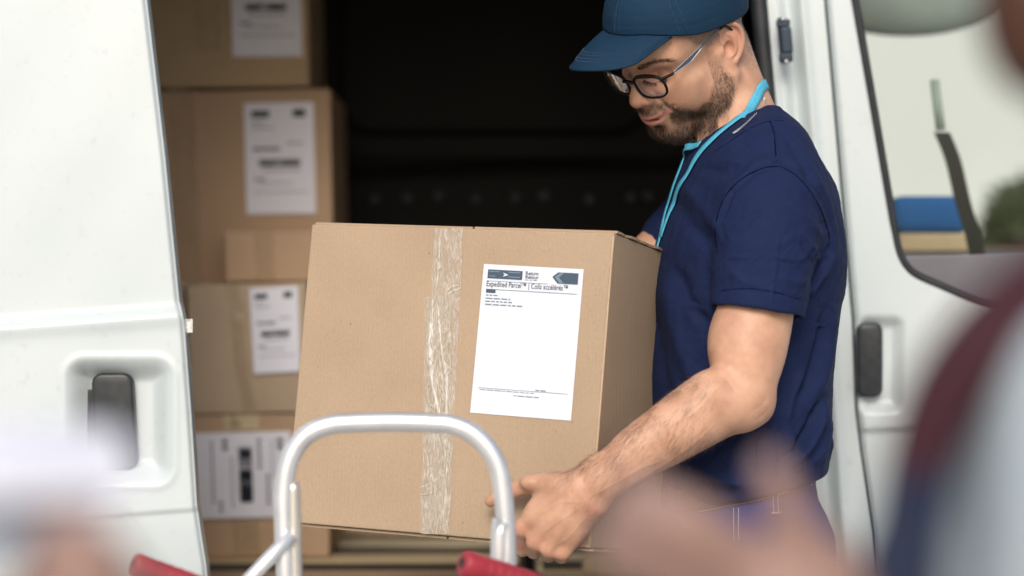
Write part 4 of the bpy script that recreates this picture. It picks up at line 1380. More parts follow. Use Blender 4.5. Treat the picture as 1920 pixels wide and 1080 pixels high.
def rrect(X, Yp, x0, y0, x1, y1, r):
    """signed distance (px) to a rounded rectangle"""
    cx, cy = (x0 + x1) / 2, (y0 + y1) / 2
    qx = np.abs(X - cx) - (x1 - x0) / 2 + r; qy = np.abs(Yp - cy) - (y1 - y0) / 2 + r
    return np.hypot(np.maximum(qx, 0), np.maximum(qy, 0)) + np.minimum(np.maximum(qx, qy), 0) - r

# --- sliding door, standing open at the left
DY = 3.33
EX_Y = [-700, 0, 300, 566, 584, 600, 760, 900, 950, 1010, 1060, 1100, 2200]
EX_X = [205, 273, 308, 334, 341, 345, 357, 366, 369, 377, 384, 386, 390]
ys = np.concatenate([np.linspace(-700, -20, 30), np.linspace(-10, 1100, 330), np.linspace(1120, 2250, 40)])
u = np.concatenate([np.linspace(-1.9, 0.0, 20)[:-1], np.linspace(0, 0.93, 150), np.linspace(0.94, 1.0, 22)])
U, YY = np.meshgrid(u, ys, indexing='xy')
ED = np.interp(YY, EX_Y, EX_X)
XX = ED * U + 0 * (1 - U)
skew = YY + (XX - 170) * 0.075                       # creases climb slightly to the right
d = -0.010 * sstep(606, 578, skew) + 0.0035 * np.exp(-((skew - 606) / 16) ** 2)
d += -0.035 * sstep(950, 1300, YY) * 1.0 - 0.004 * sstep(950, 962, skew - 14)
d += 0.012 * np.cos(np.clip((YY - 500) / 900, -1.5, 1.5))
sdr = rrect(XX, YY, 128, 674, 326, 906, 34)
bowl = sstep(4, -46, sdr)
d -= 0.024 * bowl + 0.012 * bowl * sstep(325, 160, XX)
d -= 0.0015 * np.exp(-((sdr - 6) / 7) ** 2) * -1
d -= 0.006 * np.exp(-((1 - U) * np.abs(ED) / 5.0) ** 2)
d += 0.0006 * np.sin(XX / 37.0 + YY / 61.0)
wx = (XX - 960) / FPX * DY; wz = CAMZ - (YY - 540) / FPX * DY
Vd = np.stack([wx, DY - d, wz], -1)
# folded return edge
ret = []
for k, (ox, oy) in enumerate([(0.0012, 0.0015), (0.0016, 0.004), (0.0016, 0.012), (0.0010, 0.035)]):
    r_ = Vd[:, -1].copy(); r_[:, 0] += ox; r_[:, 1] += oy; ret.append(r_)
Vd = np.concatenate([Vd, np.stack(ret, 1)], 1)
n0, n1 = Vd.shape[:2]
ii = np.arange(n0 - 1)[:, None] * n1; jj = np.arange(n1 - 1)[None]
Q = np.stack([ii + jj, ii + n1 + jj, ii + n1 + jj + 1, ii + jj + 1], -1).reshape(-1, 4)
door = link('sliding_door', npmesh('sliding_door', Vd.reshape(-1, 3), Q), M_WHITE, van, True)
# inner skin so that the door has thickness
bm = bmesh.new(); add_box(bm, (-1.15, DY + 0.045, 1.2), (1.22, 0.02, 2.1)); bm_done('door_lining', bm, M_TRIM, door)
# paddle handle in the bowl, dark slot on its left
def rounded_plate(name, x0, y0, x1, y1, r, Y0, th, mat, parent, bev=0.003, lean=0.0):
    bm = bmesh.new(); pts = []
    for cx, cy, a0 in ((x1 - r, y0 + r, -90), (x1 - r, y1 - r, 0), (x0 + r, y1 - r, 90), (x0 + r, y0 + r, 180)):
        for k in range(7):
            a = R(a0 + 15 * k); pts.append((cx + r * math.cos(a) + lean * (cy - y0), cy + r * math.sin(a)))
    f = [bm.verts.new(P(a, b, Y0)) for a, b in pts]
    bk = [bm.verts.new(P(a, b, Y0) + Vector((0, th, 0))) for a, b in pts]
    n = len(f)
    bm.faces.new(f); bm.faces.new(bk[::-1])
    for k in range(n): bm.faces.new((f[k], bk[k], bk[(k + 1) % n], f[(k + 1) % n]))
    bmesh.ops.recalc_face_normals(bm, faces=bm.faces)
    return bm_done(name, bm, mat, parent, True, bev, 3)
rounded_plate('handle_slot', 152, 730, 182, 868, 8, DY + 0.018, 0.03, M_RUBBER, door, 0.001, 0.04)
rounded_plate('door_handle', 170, 700, 248, 880, 20, DY - 0.001, 0.022, M_PLASTIC, door, 0.005, 0.05)
# small latch tab on the edge of the door
M_TAB = simple('chipped white steel', (0.62, 0.60, 0.56), 0.6, var=0.35, scale=120)
bm = bmesh.new(); add_box(bm, P(353, 611, DY + 0.004), (0.013, 0.003, 0.019)); tab = bm_done('latch_tab', bm, M_TAB, door, bevel=0.0008)
V_, F_ = tube_arrays([P(355, 611, DY + 0.0015), P(355, 611, DY + 0.007)], 0.0030, 12)
link('tab_hole', pymesh('tab_hole', V_, F_), simple('rusty hole', (0.03, 0.022, 0.016), 0.8), tab, True)

# --- body side behind the door, door jamb and front door
bm = bmesh.new(); add_box(bm, (-2.1, 3.47, 1.3), (2.9, 0.05, 2.4)); bm_done('rear_side_panel', bm, M_WHITE, van, bevel=0.01)
JY = 3.70
def jamb_fn(X, Yp):
    c = X - np.interp(Yp, [-700, 0, 600, 2200], [1380, 1440, 1492, 1600])       # distance from the seal line
    d = -0.018 * np.exp(-((c - 38) / 16) ** 2) - 0.008 * sstep(30, 0, c) + 0.006 * np.exp(-((c - 62) / 10) ** 2)
    return d
xs_ = np.linspace(0, 1, 60)
ysj = np.concatenate([np.linspace(-700, -20, 20), np.linspace(0, 1100, 120), np.linspace(1130, 2250, 20)])
def strip_panel(name, L, Rr, fn, mat, parent, Y0, nx=60, fold=0.012):
    U, YY = np.meshgrid(np.linspace(0, 1, nx), ysj, indexing='xy')
    l = np.interp(YY, *L); r = np.interp(YY, *Rr); X = l + (r - l) * U
    d = fn(X, YY)
    V = np.stack([(X - 960) / FPX * Y0, Y0 - d, CAMZ - (YY - 540) / FPX * Y0], -1)
    a = V[:, :1].copy(); a[..., 1] += fold; b = V[:, -1:].copy(); b[..., 1] += fold
    V = np.concatenate([a, V, b], 1); n0, n1 = V.shape[:2]
    ii = np.arange(n0 - 1)[:, None] * n1; jj = np.arange(n1 - 1)[None]
    Q = np.stack([ii + jj, ii + n1 + jj, ii + n1 + jj + 1, ii + jj + 1], -1).reshape(-1, 4)
    return link(name, npmesh(name, V.reshape(-1, 3), Q), mat, parent, True)
GAP = ([-700, 0, 300, 600, 770, 850, 1000, 1100, 2200], [1487, 1548, 1574, 1600, 1606, 1616, 1640, 1648, 1700])
SEAL = ([-700, 0, 600, 2200], [1380, 1440, 1492, 1600])
jamb = strip_panel('door_jamb', SEAL, (GAP[0], [x - 3 for x in GAP[1]]), jamb_fn, M_WHITE, van, JY, fold=0.05)
# rear edge of the jamb below the waist, a little step in the sill
tube('door_seal', catmull([P(x - 17, y, JY + 0.02) for x, y in zip(SEAL[1], SEAL[0])], 8), 0.0135, M_RUBBER, van, 12)
bm = bmesh.new()
add_box(bm, P(1468, 76, JY - 0.02), (0.013, 0.02, 0.070), Matrix.Rotation(R(-5), 3, 'Y'))
add_box(bm, P(1474, 76, JY - 0.032), (0.018, 0.012, 0.040), Matrix.Rotation(R(-5), 3, 'Y'))
for yy in (44, 108): add_box(bm, P(1471 + (yy - 76) * 0.08, yy, JY - 0.033), (0.021, 0.008, 0.014))
strk = bm_done('door_striker', bm, simple('dark steel', (0.02, 0.035, 0.055), 0.35, 0.4), van, bevel=0.003)
for yy in (36, 116):
    bm = bmesh.new(); bmesh.ops.create_uvsphere(bm, u_segments=12, v_segments=8, radius=0.004)
    bmesh.ops.translate(bm, vec=P(1471 + (yy - 76) * 0.08, yy, JY - 0.038), verts=bm.verts); bm_done('bolt', bm, M_SILVER, strk, True)
WIN_Y = [-700, 0, 220, 420, 470, 497, 515, 535]
WIN_X = [1480, 1602, 1640, 1674, 1684, 1697, 1716, 1760]
def in_window(x, y):
    bot = np.interp(x, [1690, 1716, 1760, 1840, 1920, 2300], [490, 515, 540, 568, 584, 600])
    return (x > np.interp(y, WIN_Y, WIN_X)) & (y < bot) & (x < 2120) & (y > -420)
def door_fn(X, Yp):
    d = 0.010 + 0.006 * np.cos(np.clip((Yp - 500) / 900, -1.5, 1.5)) - 0.007 * np.exp(-((X - np.interp(Yp, *GAP)) / 6.0) ** 2)
    s = rrect(X, Yp, 1604, 592, 1694, 775, 22); bowl = sstep(4, -26, s)
    d -= 0.014 * bowl
    wd = np.interp(Yp, [-700, 0, 420, 500, 2200], [1480, 1602, 1674, 1700, 1700]) - X
    d -= 0.006 * sstep(12, 0, wd) * (Yp < 505)
    d -= 0.008 * sstep(800, 815, Yp + (X - 1600) * 0.03)
    return d
nx = 230
U, YY = np.meshgrid(np.linspace(0, 1, nx) ** 1.3, ysj2 := np.concatenate([np.linspace(-700, -20, 40), np.linspace(0, 1100, 260), np.linspace(1130, 2250, 24)]), indexing='xy')
l = np.interp(YY, *GAP) + 3; X = l + (2500 - l) * U; d = door_fn(X, YY)
V = np.stack([(X - 960) / FPX * JY, JY - d, CAMZ - (YY - 540) / FPX * JY], -1)
a = V[:, :1].copy(); a[..., 1] += 0.05
hol = in_window(((X[:-1, :-1] + X[1:, 1:]) / 2), ((YY[:-1, :-1] + YY[1:, 1:]) / 2))
V = np.concatenate([a, V], 1); n0, n1 = V.shape[:2]
ii = np.arange(n0 - 1)[:, None] * n1; jj = np.arange(n1 - 1)[None]
Q = np.stack([ii + jj, ii + n1 + jj, ii + n1 + jj + 1, ii + jj + 1], -1)
hol = np.concatenate([np.zeros((n0 - 1, 1), bool), hol], 1)
fdoor = link('front_door', npmesh('front_door', V.reshape(-1, 3), Q[~hol].reshape(-1, 4)), M_WHITE, van, True)
# dark gap line behind the joint
tube('gap_seal', catmull([P(x, y, JY + 0.015) for x, y in zip(GAP[1], GAP[0])], 6), 0.005, M_RUBBER, van, 8)
outline = [P(x + 1, y, JY - 0.012) for x, y in zip(WIN_X, WIN_Y)] + [P(x, y, JY - 0.012) for x, y in ((1840, 568), (1920, 584), (2130, 598))]
tube('window_seal', catmull(outline, 8), 0.0068, M_RUBBER, fdoor, 10)
# pane and the grey lower trim
gl_pts = [P(x + 4, y, JY + 0.004) for x, y in zip(WIN_X[:6], WIN_Y[:6])] + [P(2130, 475, JY + 0.004), P(2130, -420, JY + 0.004)]
gl_pts = [P(1598, -20, JY + 0.004), P(1530, -420, JY + 0.004)] + [P(x, y, JY + 0.004) for x, y in ((1644, 220), (1678, 420), (1688, 484))][0:0] + []
pane_poly = [(1534, -420), (1604, 0), (1642, 220), (1676, 420), (1690, 482), (1800, 480), (2130, 470), (2130, -420)]
M_PANE, nt, b = mat_new('greenish window glass')
nt.nodes.remove(b)
tr = N(nt, 'ShaderNodeBsdfTransparent'); tr.inputs[0].default_value = (0.88, 0.91, 0.895, 1)
gl = N(nt, 'ShaderNodeBsdfGlossy'); gl.inputs['Roughness'].default_value = 0.02
fr = N(nt, 'ShaderNodeFresnel'); fr.inputs[0].default_value = 1.25
mx = N(nt, 'ShaderNodeMixShader')
nt.links.new(fr.outputs[0], mx.inputs[0]); nt.links.new(tr.outputs[0], mx.inputs[1]); nt.links.new(gl.outputs[0], mx.inputs[2])
nt.links.new(mx.outputs[0], nt.nodes['Material Output'].inputs[0])
bm = bmesh.new(); bm.faces.new([bm.verts.new(P(a, b, JY + 0.004)) for a, b in pane_poly])
r_ = bmesh.ops.extrude_face_region(bm, geom=bm.faces[:]); bmesh.ops.translate(bm, vec=(0, 0.004, 0), verts=[v for v in r_['geom'] if isinstance(v, bmesh.types.BMVert)])
bm_done('window_pane', bm, M_PANE, fdoor)
bm = bmesh.new(); bm.faces.new([bm.verts.new(P(a, b, JY + 0.002)) for a, b in ((1686, 481), (1700, 505), (1720, 520), (1765, 546), (1842, 574), (1922, 590), (2140, 604), (2140, 470), (1800, 478))])
r_ = bmesh.ops.extrude_face_region(bm, geom=bm.faces[:]); bmesh.ops.translate(bm, vec=(0, 0.02, 0), verts=[v for v in r_['geom'] if isinstance(v, bmesh.types.BMVert)])
bm_done('window_trim', bm, M_TRIM, fdoor, bevel=0.002)
rounded_plate('door_handle', 1607, 605, 1656, 745, 16, JY - 0.022, 0.022, M_PLASTIC, fdoor, 0.006, 0.0)
rounded_plate('handle_slot', 1602, 625, 1618, 738, 6, JY + 0.004, 0.02, M_RUBBER, fdoor, 0.001, 0.0)

# --- cargo bay
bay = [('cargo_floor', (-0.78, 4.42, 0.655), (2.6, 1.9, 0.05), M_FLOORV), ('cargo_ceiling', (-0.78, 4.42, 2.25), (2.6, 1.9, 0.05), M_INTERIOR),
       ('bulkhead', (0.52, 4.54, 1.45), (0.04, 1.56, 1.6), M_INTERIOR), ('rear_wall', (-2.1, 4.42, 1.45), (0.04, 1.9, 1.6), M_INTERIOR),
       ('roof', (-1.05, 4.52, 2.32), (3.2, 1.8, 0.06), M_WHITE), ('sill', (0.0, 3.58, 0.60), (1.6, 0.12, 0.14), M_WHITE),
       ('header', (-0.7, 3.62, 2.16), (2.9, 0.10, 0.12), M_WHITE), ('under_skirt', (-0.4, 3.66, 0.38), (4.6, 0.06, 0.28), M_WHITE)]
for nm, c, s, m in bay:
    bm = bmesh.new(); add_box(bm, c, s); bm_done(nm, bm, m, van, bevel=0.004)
# far wall lining with its pressed crease and row of fixings
WY = 5.25
M_BOLT = simple('dull bolt', (0.045, 0.055, 0.075), 0.4, 0.2)
def wall_fn(X, Yp):
    d = 0.012 * sstep(306, 316, Yp + (X - 900) * 0.035) + 0.004 * np.exp(-((Yp + (X - 900) * 0.035 - 322) / 6) ** 2)
    d += 0.01 * sstep(-6, 6, rrect(X, Yp, 640, -260, 1210, 250, 60)) * (Yp < 300)
    d += 0.003 * np.sin(X / 70.0)
    return d
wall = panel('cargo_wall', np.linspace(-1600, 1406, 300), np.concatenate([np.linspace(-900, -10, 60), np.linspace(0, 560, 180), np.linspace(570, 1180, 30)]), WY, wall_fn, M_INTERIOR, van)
for k, xx in enumerate([702, 763, 822, 893, 966, 1020, 1106, 1183, 1216]):
    bm = bmesh.new(); bmesh.ops.create_uvsphere(bm, u_segments=14, v_segments=8, radius=0.013)
    bmesh.ops.scale(bm, vec=(1, 0.5, 1), verts=bm.verts); bmesh.ops.translate(bm, vec=P(xx, 374 - (k % 3) * 3, WY - 0.02), verts=bm.verts)
    bm_done('fixing', bm, M_BOLT, wall, True)
# cab seen through the side window
M_BLUESEAT = cloth_material('blue seat fabric', (0.02, 0.15, 0.45), sheen=0.0)
M_TAN = simple('tan cardboard tray', (0.72, 0.52, 0.34), 0.8)
M_STRAP = simple('black webbing', (0.008, 0.010, 0.012), 0.7)
bm = bmesh.new()
for a, b in ((P(1738, 404, 4.25), (0.135, 0.10, 0.066)),): add_box(bm, a, b)
seat = bm_done('seat_cushion', bm, M_BLUESEAT, van, True, 0.02, 4)
bm = bmesh.new(); add_box(bm, P(1742, 456, 4.25), (0.125, 0.12, 0.032)); bm_done('seat_base', bm, M_TAN, van, bevel=0.004)
bm = bmesh.new(); add_box(bm, P(1745, 560, 4.3), (0.6, 0.4, 0.14)); bm_done('seat_box', bm, M_PLASTIC, van, bevel=0.02)
stp = catmull([P(1766, 248, 3.98), P(1787, 300, 3.98), P(1806, 380, 3.98), P(1824, 440, 3.98), P(1836, 500, 3.98)], 6)
vs = []; fs = []
for k, p in enumerate(stp):
    for dx, dy in ((-0.013, 0), (0.013, 0), (0.013, 0.003), (-0.013, 0.003)): vs.append(p + Vector((dx, dy, 0)))
for k in range(len(stp) - 1):
    for c in range(4): fs.append((k * 4 + c, k * 4 + (c + 1) % 4, k * 4 + 4 + (c + 1) % 4, k * 4 + 4 + c))
fs += [(0, 3, 2, 1), tuple((len(stp) - 1) * 4 + c for c in range(4))]
link('seat_belt', pymesh('seat_belt', vs, fs), M_STRAP, van)
rim_pts = [P(1905 + 330 * math.cos(a), -150 + 300 * math.sin(a) * 1.0, 4.2) for a in [k * math.pi / 24 for k in range(49)]]
tube('belt_reflection', [P(1752, 150, 3.99), P(1764, 244, 3.985)], 0.008, simple('reflection paled strap', (0.40, 0.47, 0.43), 0.6), van, 10)  # upper end of the strap, the window reflection put into its pale colour
M_HEADREST = simple('pale grey green headrest', (0.62, 0.70, 0.65), 0.8)
bm = bmesh.new(); bmesh.ops.create_uvsphere(bm, u_segments=40, v_segments=24, radius=1.0)
bmesh.ops.scale(bm, vec=(0.19, 0.05, 0.085), verts=bm.verts); bmesh.ops.translate(bm, vec=P(1700, -20, 4.35), verts=bm.verts)
bm_done('headrest', bm, M_HEADREST, van, True)

bm = bmesh.new(); add_box(bm, (1.6, 5.30, 0.95), (2.1, 0.06, 0.86)); bm_done('far_door', bm, M_TRIM, van, bevel=0.01)
# beyond the van: pale warehouse wall, bush
M_WALL = simple('pale rendered wall', (0.58, 0.605, 0.585), 0.9, var=0.05, scale=1.0)
bm = bmesh.new(); add_box(bm, (4, 15.2, 3.0), (26, 0.4, 6.0)); o = bm_done('warehouse_wall', bm, M_WALL)
for k in range(9):
    bm = bmesh.new(); add_box(bm, (-8 + k * 3.0, 14.985, 3.0), (0.12, 0.03, 6.0)); bm_done('cladding_rib', bm, M_WALL, o)
tag(o, 'pale plain warehouse wall beyond the van, seen through the cab window', 'wall')
M_LEAF = simple('dark bush leaves', (0.045, 0.075, 0.03), 0.7, var=0.5, scale=30)
bush = empty('bush', (1.9, 8.6, 0), 'dark green bush behind the van, blurred in the cab window', 'bush')
c0 = P(1925, 425, 8.5); c0.z = 1.45
n = 5000
dv = norm(rng.normal(size=(n, 3))) * (rng.uniform(0.35, 1, (n, 1)) ** 0.5) * np.array([0.15, 0.3, 0.22])
cc_ = np.array(c0) + dv + 0.02 * rng.normal(size=(n, 3))
a1 = norm(rng.normal(size=(n, 3))) * 0.022; a2 = norm(np.cross(a1, rng.normal(size=(n, 3)))) * 0.014
Vl = np.stack([cc_ - a1, cc_ + a2, cc_ + a1, cc_ - a2], 1).reshape(-1, 3)
fo = link('foliage', npmesh('foliage', Vl, np.arange(4 * n).reshape(-1, 4)), M_LEAF, bush); tag(fo, kind='stuff')
tube('trunk', [Vector((c0.x, 8.5, 0)), Vector((c0.x + 0.03, 8.5, 0.7)), Vector((c0.x, 8.5, 1.4))], [0.03, 0.022, 0.012], simple('bark', (0.12, 0.08, 0.05), 0.9), bush)
M_TERRA = simple('reddish clay', (0.36, 0.17, 0.11), 0.8)
lt = bmesh.new(); add_box(lt, (P(1900, 455, 8.0).x, 8.0, 0.71), (0.26, 0.2, 1.42)); o = bm_done('brick_post', lt, M_TERRA, None, bevel=0.01)
tag(o, 'reddish post standing before the green bush beyond the cab window', 'post')
print('place', time.time() - _t); _t = time.time()
# ------------------------------------------------------------------ cardboard
def cardboard(name, c, flute=True, seed=0.0):
    m, nt, b = mat_new(name)
    L = nt.links
    tc = N(nt, 'ShaderNodeTexCoord')
    mp = N(nt, 'ShaderNodeMapping'); mp.inputs['Location'].default_value = (seed, seed * 0.7, 0)
    L.new(tc.outputs['Object'], mp.inputs[0])
    n1 = N(nt, 'ShaderNodeTexNoise', Scale=7.0, Detail=6.0); L.new(mp.outputs[0], n1.inputs['Vector'])
    m2 = N(nt, 'ShaderNodeMapping'); m2.inputs['Scale'].default_value = (700, 700, 260); L.new(mp.outputs[0], m2.inputs[0])
    n2 = N(nt, 'ShaderNodeTexNoise', Scale=1.0, Detail=3.0); L.new(m2.outputs[0], n2.inputs['Vector'])
    ad = N(nt, 'ShaderNodeMath', operation='MULTIPLY_ADD'); L.new(n2.outputs['Fac'], ad.inputs[0]); ad.inputs[1].default_value = 0.55
    sc_ = N(nt, 'ShaderNodeMath', operation='MULTIPLY'); L.new(n1.outputs['Fac'], sc_.inputs[0]); sc_.inputs[1].default_value = 0.45
    L.new(sc_.outputs[0], ad.inputs[2])
    cr = N(nt, 'ShaderNodeValToRGB')
    cr.color_ramp.elements[0].position = 0.3; cr.color_ramp.elements[0].color = (*[x * 0.86 for x in c], 1)
    cr.color_ramp.elements[1].position = 0.68; cr.color_ramp.elements[1].color = (*[x * 1.1 for x in c], 1)
    L.new(ad.outputs[0], cr.inputs[0])
    # dark specks
    vo = N(nt, 'ShaderNodeTexNoise', Scale=160.0, Detail=2.0); L.new(mp.outputs[0], vo.inputs['Vector'])
    r3 = N(nt, 'ShaderNodeValToRGB'); r3.color_ramp.elements[0].position = 0.765; r3.color_ramp.elements[0].color = (0, 0, 0, 1); r3.color_ramp.elements[1].position = 0.79; r3.color_ramp.elements[1].color = (1, 1, 1, 1)
    L.new(vo.outputs['Fac'], r3.inputs[0])
    mx = N(nt, 'ShaderNodeMix', data_type='RGBA'); L.new(r3.outputs[0], mx.inputs[0]); L.new(cr.outputs[0], mx.inputs[6]); mx.inputs[7].default_value = (*[x * 0.35 for x in c], 1)
    L.new(mx.outputs[2], b.inputs['Base Color'])
    b.inputs['Roughness'].default_value = 0.82
    b.inputs['Specular IOR Level'].default_value = 0.25
    if flute:
        wv = N(nt, 'ShaderNodeTexWave', wave_type='BANDS', bands_direction='X'); wv.inputs['Scale'].default_value = 62.0; wv.inputs['Distortion'].default_value = 0.6; wv.inputs['Detail'].default_value = 1.0
        L.new(mp.outputs[0], wv.inputs['Vector'])
        b1 = N(nt, 'ShaderNodeBump'); b1.inputs['Strength'].default_value = 0.12; b1.inputs['Distance'].default_value = 0.0008
        L.new(wv.outputs['Fac'], b1.inputs['Height'])
        bump(nt, b, mp.outputs[0], 5.0, 0.25, 0.006, 3.0, prev=b1)
    else:
        bump(nt, b, mp.outputs[0], 5.0, 0.3, 0.006, 3.0)
    return m
M_CARD = cardboard('corrugated cardboard', (0.40, 0.295, 0.20))
M_CARD2 = cardboard('darker cardboard', (0.50, 0.365, 0.225), False, 3.1)
M_CARD3 = cardboard('brown cardboard', (0.50, 0.345, 0.225), False, 7.7)
M_CARD4 = cardboard('greyish cardboard', (0.48, 0.37, 0.26), False, 12.3)
M_PAPER = simple('white label paper', (0.66, 0.69, 0.75), 0.55, var=0.03, scale=5)
M_PAPER2 = simple('white sticker paper', (0.80, 0.80, 0.88), 0.5, var=0.03, scale=5)
M_INK = simple('slate printing ink', (0.045, 0.075, 0.115), 0.6, var=0.1)
M_INKL = simple('light slate printing ink', (0.16, 0.22, 0.29), 0.6, var=0.1)
M_INKD = simple('dark printing ink', (0.03, 0.035, 0.06), 0.6, var=0.1)
def tape_mat(name, tint, op=0.42):
    m, nt, b = mat_new(name)
    L = nt.links
    tc = N(nt, 'ShaderNodeTexCoord')
    mp = N(nt, 'ShaderNodeMapping'); mp.inputs['Scale'].default_value = (210, 80, 42); L.new(tc.outputs['Object'], mp.inputs[0])
    no = N(nt, 'ShaderNodeTexNoise', Scale=1.0, Detail=5.0); no.inputs['Distortion'].default_value = 2.2; L.new(mp.outputs[0], no.inputs['Vector'])
    cr = N(nt, 'ShaderNodeValToRGB'); cr.color_ramp.elements[0].position = 0.40; cr.color_ramp.elements[0].color = (op * 0.55,) * 3 + (1,)
    cr.color_ramp.elements[1].position = 0.66; cr.color_ramp.elements[1].color = (min(1, op * 1.6),) * 3 + (1,)
    L.new(no.outputs['Fac'], cr.inputs[0])
    b.inputs['Base Color'].default_value = (*tint, 1); b.inputs['Roughness'].default_value = 0.22
    b.inputs['Coat Weight'].default_value = 0.4
    bp = N(nt, 'ShaderNodeBump'); bp.inputs['Strength'].default_value = 0.6; bp.inputs['Distance'].default_value = 0.0012; L.new(no.outputs['Fac'], bp.inputs['Height']); L.new(bp.outputs[0], b.inputs['Normal'])
    tr = N(nt, 'ShaderNodeBsdfTransparent'); tr.inputs[0].default_value = (0.95, 0.93, 0.88, 1)
    mx = N(nt, 'ShaderNodeMixShader'); L.new(cr.outputs[0], mx.inputs[0]); L.new(tr.outputs[0], mx.inputs[1]); L.new(b.outputs[0], mx.inputs[2])
    L.new(mx.outputs[0], nt.nodes['Material Output'].inputs[0])
    return m
M_TAPE = tape_mat('clear packing tape', (0.66, 0.60, 0.52))

class BoxFrame:
    """front face frame: origin at the front top right corner, x right, y into the box, z up"""
    def __init__(s, pos, rot): s.o = Vector(pos); s.r = rot
    def at(s, x, z, out=0.0): return s.o + s.r @ Vector((x, -out, z))
    def uv(s, px, py):
        o = Vector((0, 0, CAMZ)); d = P(px, py, 1.0) - o
        n = s.r @ Vector((0, 1, 0)); t = (s.o - o).dot(n) / d.dot(n)
        q = s.r.transposed() @ (o + d * t - s.o)
        return q.x, q.z

def carton_body(fr, w, h, d, mat, parent, bev=0.0025, seam=True):
    """a closed carton with crushed edges, a slightly bulging skin and a gap between its flaps"""
    bm = bmesh.new()
    bmesh.ops.create_cube(bm, size=1.0)
    bmesh.ops.scale(bm, vec=(w, d, h), verts=bm.verts)
    bmesh.ops.bevel(bm, geom=bm.edges[:], offset=bev, segments=3, profile=0.6, affect='EDGES')
    bmesh.ops.translate(bm, vec=(-w / 2, d / 2, -h / 2), verts=bm.verts)
    bmesh.ops.transform(bm, matrix=Matrix.Translation(fr.o) @ fr.r.to_4x4(), verts=bm.verts)
    me = bpy.data.meshes.new('carton_walls'); bm.to_mesh(me); bm.free()
    o = link('carton_walls', me, mat, parent)
    me.polygons.foreach_set('use_smooth', [len(p.vertices) == 4 and p.area < w * h * 0.02 for p in me.polygons])
    return o

def tape_strip(name, fr, pts, width, mat, parent, out=0.0006, wr=0.0007, seed=1, nu=14, ln=60):
    """wrinkled clear tape along local x,z points of the face"""
    pts = [Vector((a, 0, b)) for a, b in pts]
    C = [pts[0].lerp(pts[-1], k / ln) if len(pts) == 2 else None for k in range(ln + 1)]
    if C[0] is None: C = catmull(pts, ln // (len(pts) - 1))
    V = []
    for i, c in enumerate(C):
        t = (C[min(i + 1, len(C) - 1)] - C[max(0, i - 1)]).normalized(); s = Vector((t.z, 0, -t.x))
        ww = width * (1 + 0.03 * math.sin(i * 0.31 + seed))
        for j in range(nu + 1):
            q = c + s * (j / nu - 0.5) * ww
            V.append((q.x, 0, q.z))
    A = np.array(V)
    hgt = out + wr * np.clip(vnoise(A * np.array([1, 1, 0.25]) + seed, 260, seed), 0, 1.5) + wr * 0.8 * np.clip(vnoise(A + seed, 120, seed + 5), 0, 1)
    W3 = [fr.at(p[0], p[2], h_) for p, h_ in zip(V, hgt)]
    n1 = nu + 1
    F3 = [(i * n1 + j, i * n1 + j + 1, (i + 1) * n1 + j + 1, (i + 1) * n1 + j) for i in range(len(C) - 1) for j in range(nu)]
    return link(name, pymesh(name, W3, F3), mat, parent, True)

class Sheet:
    """paper label: bilinear frame over four local corners (tl, tr, br, bl); u right, v down, 0..1"""
    def __init__(s, fr, c, lift=0.0): s.lift = lift; s.fr = fr; s.c = [Vector((a, b)) for a, b in c]
    def at(s, u, v, out=0.0):
        a = s.c[0].lerp(s.c[1], u); b = s.c[3].lerp(s.c[2], u); q = a.lerp(b, v)
        return s.fr.at(q.x, q.y, out + s.lift)
    def paper(s, name, mat, parent, th=0.0004, curl=0.0):
        n = 10; vs = []; fs = []
        for k in range(n + 1):
            for j in range(n + 1):
                u, v = j / n, k / n
                vs.append(s.at(u, v, th + 0.0004 + curl * (max(0, abs(u - .5) - .44) * 12 * max(0, abs(v - .5) - .44) * 12)))
        for k in range(n):
            for j in range(n): fs.append((k * (n + 1) + j, k * (n + 1) + j + 1, (k + 1) * (n + 1) + j + 1, (k + 1) * (n + 1) + j))
        o = link(name, pymesh(name, vs, fs), mat, parent, False)
        m = o.modifiers.new('t', 'SOLIDIFY'); m.thickness = th; m.offset = 0
        return o
    def quads(s, name, rects, mat, parent, out=0.0017):
        vs = []; fs = []
        for r in rects:
            pts = r if len(r) > 4 or isinstance(r[0], tuple) else [(r[0], r[1]), (r[2], r[1]), (r[2], r[3]), (r[0], r[3])]
            o = len(vs); vs += [s.at(u, v, out) for u, v in pts]; fs.append(tuple(range(o, o + len(pts))))
        return tag(link(name, pymesh(name, vs, fs), mat, parent), kind='stuff' if len(rects) > 1 else None)
    def text(s, name, body, u, v, size, mat, parent, bold=0.0, out=0.0019, sx=1.0):
        cu = bpy.data.curves.new('t', 'FONT'); cu.body = body; cu.size = 1.0; cu.offset = bold; cu.resolution_u = 2
        t = bpy.data.objects.new('t', cu); col.objects.link(t)
        bpy.context.view_layer.update()
        me = bpy.data.meshes.new_from_object(t.evaluated_get(bpy.context.evaluated_depsgraph_get()))
        bpy.data.objects.remove(t); bpy.data.curves.remove(cu)
        W_ = (s.at(1, 0) - s.at(0, 0)).length; H_ = (s.at(0, 1) - s.at(0, 0)).length
        for vv_ in me.vertices:
            p = s.at(u + vv_.co.x * size * sx / W_, v - vv_.co.y * size / H_, out); vv_.co = p
        me.name = name
        return link(name, me, mat, parent)

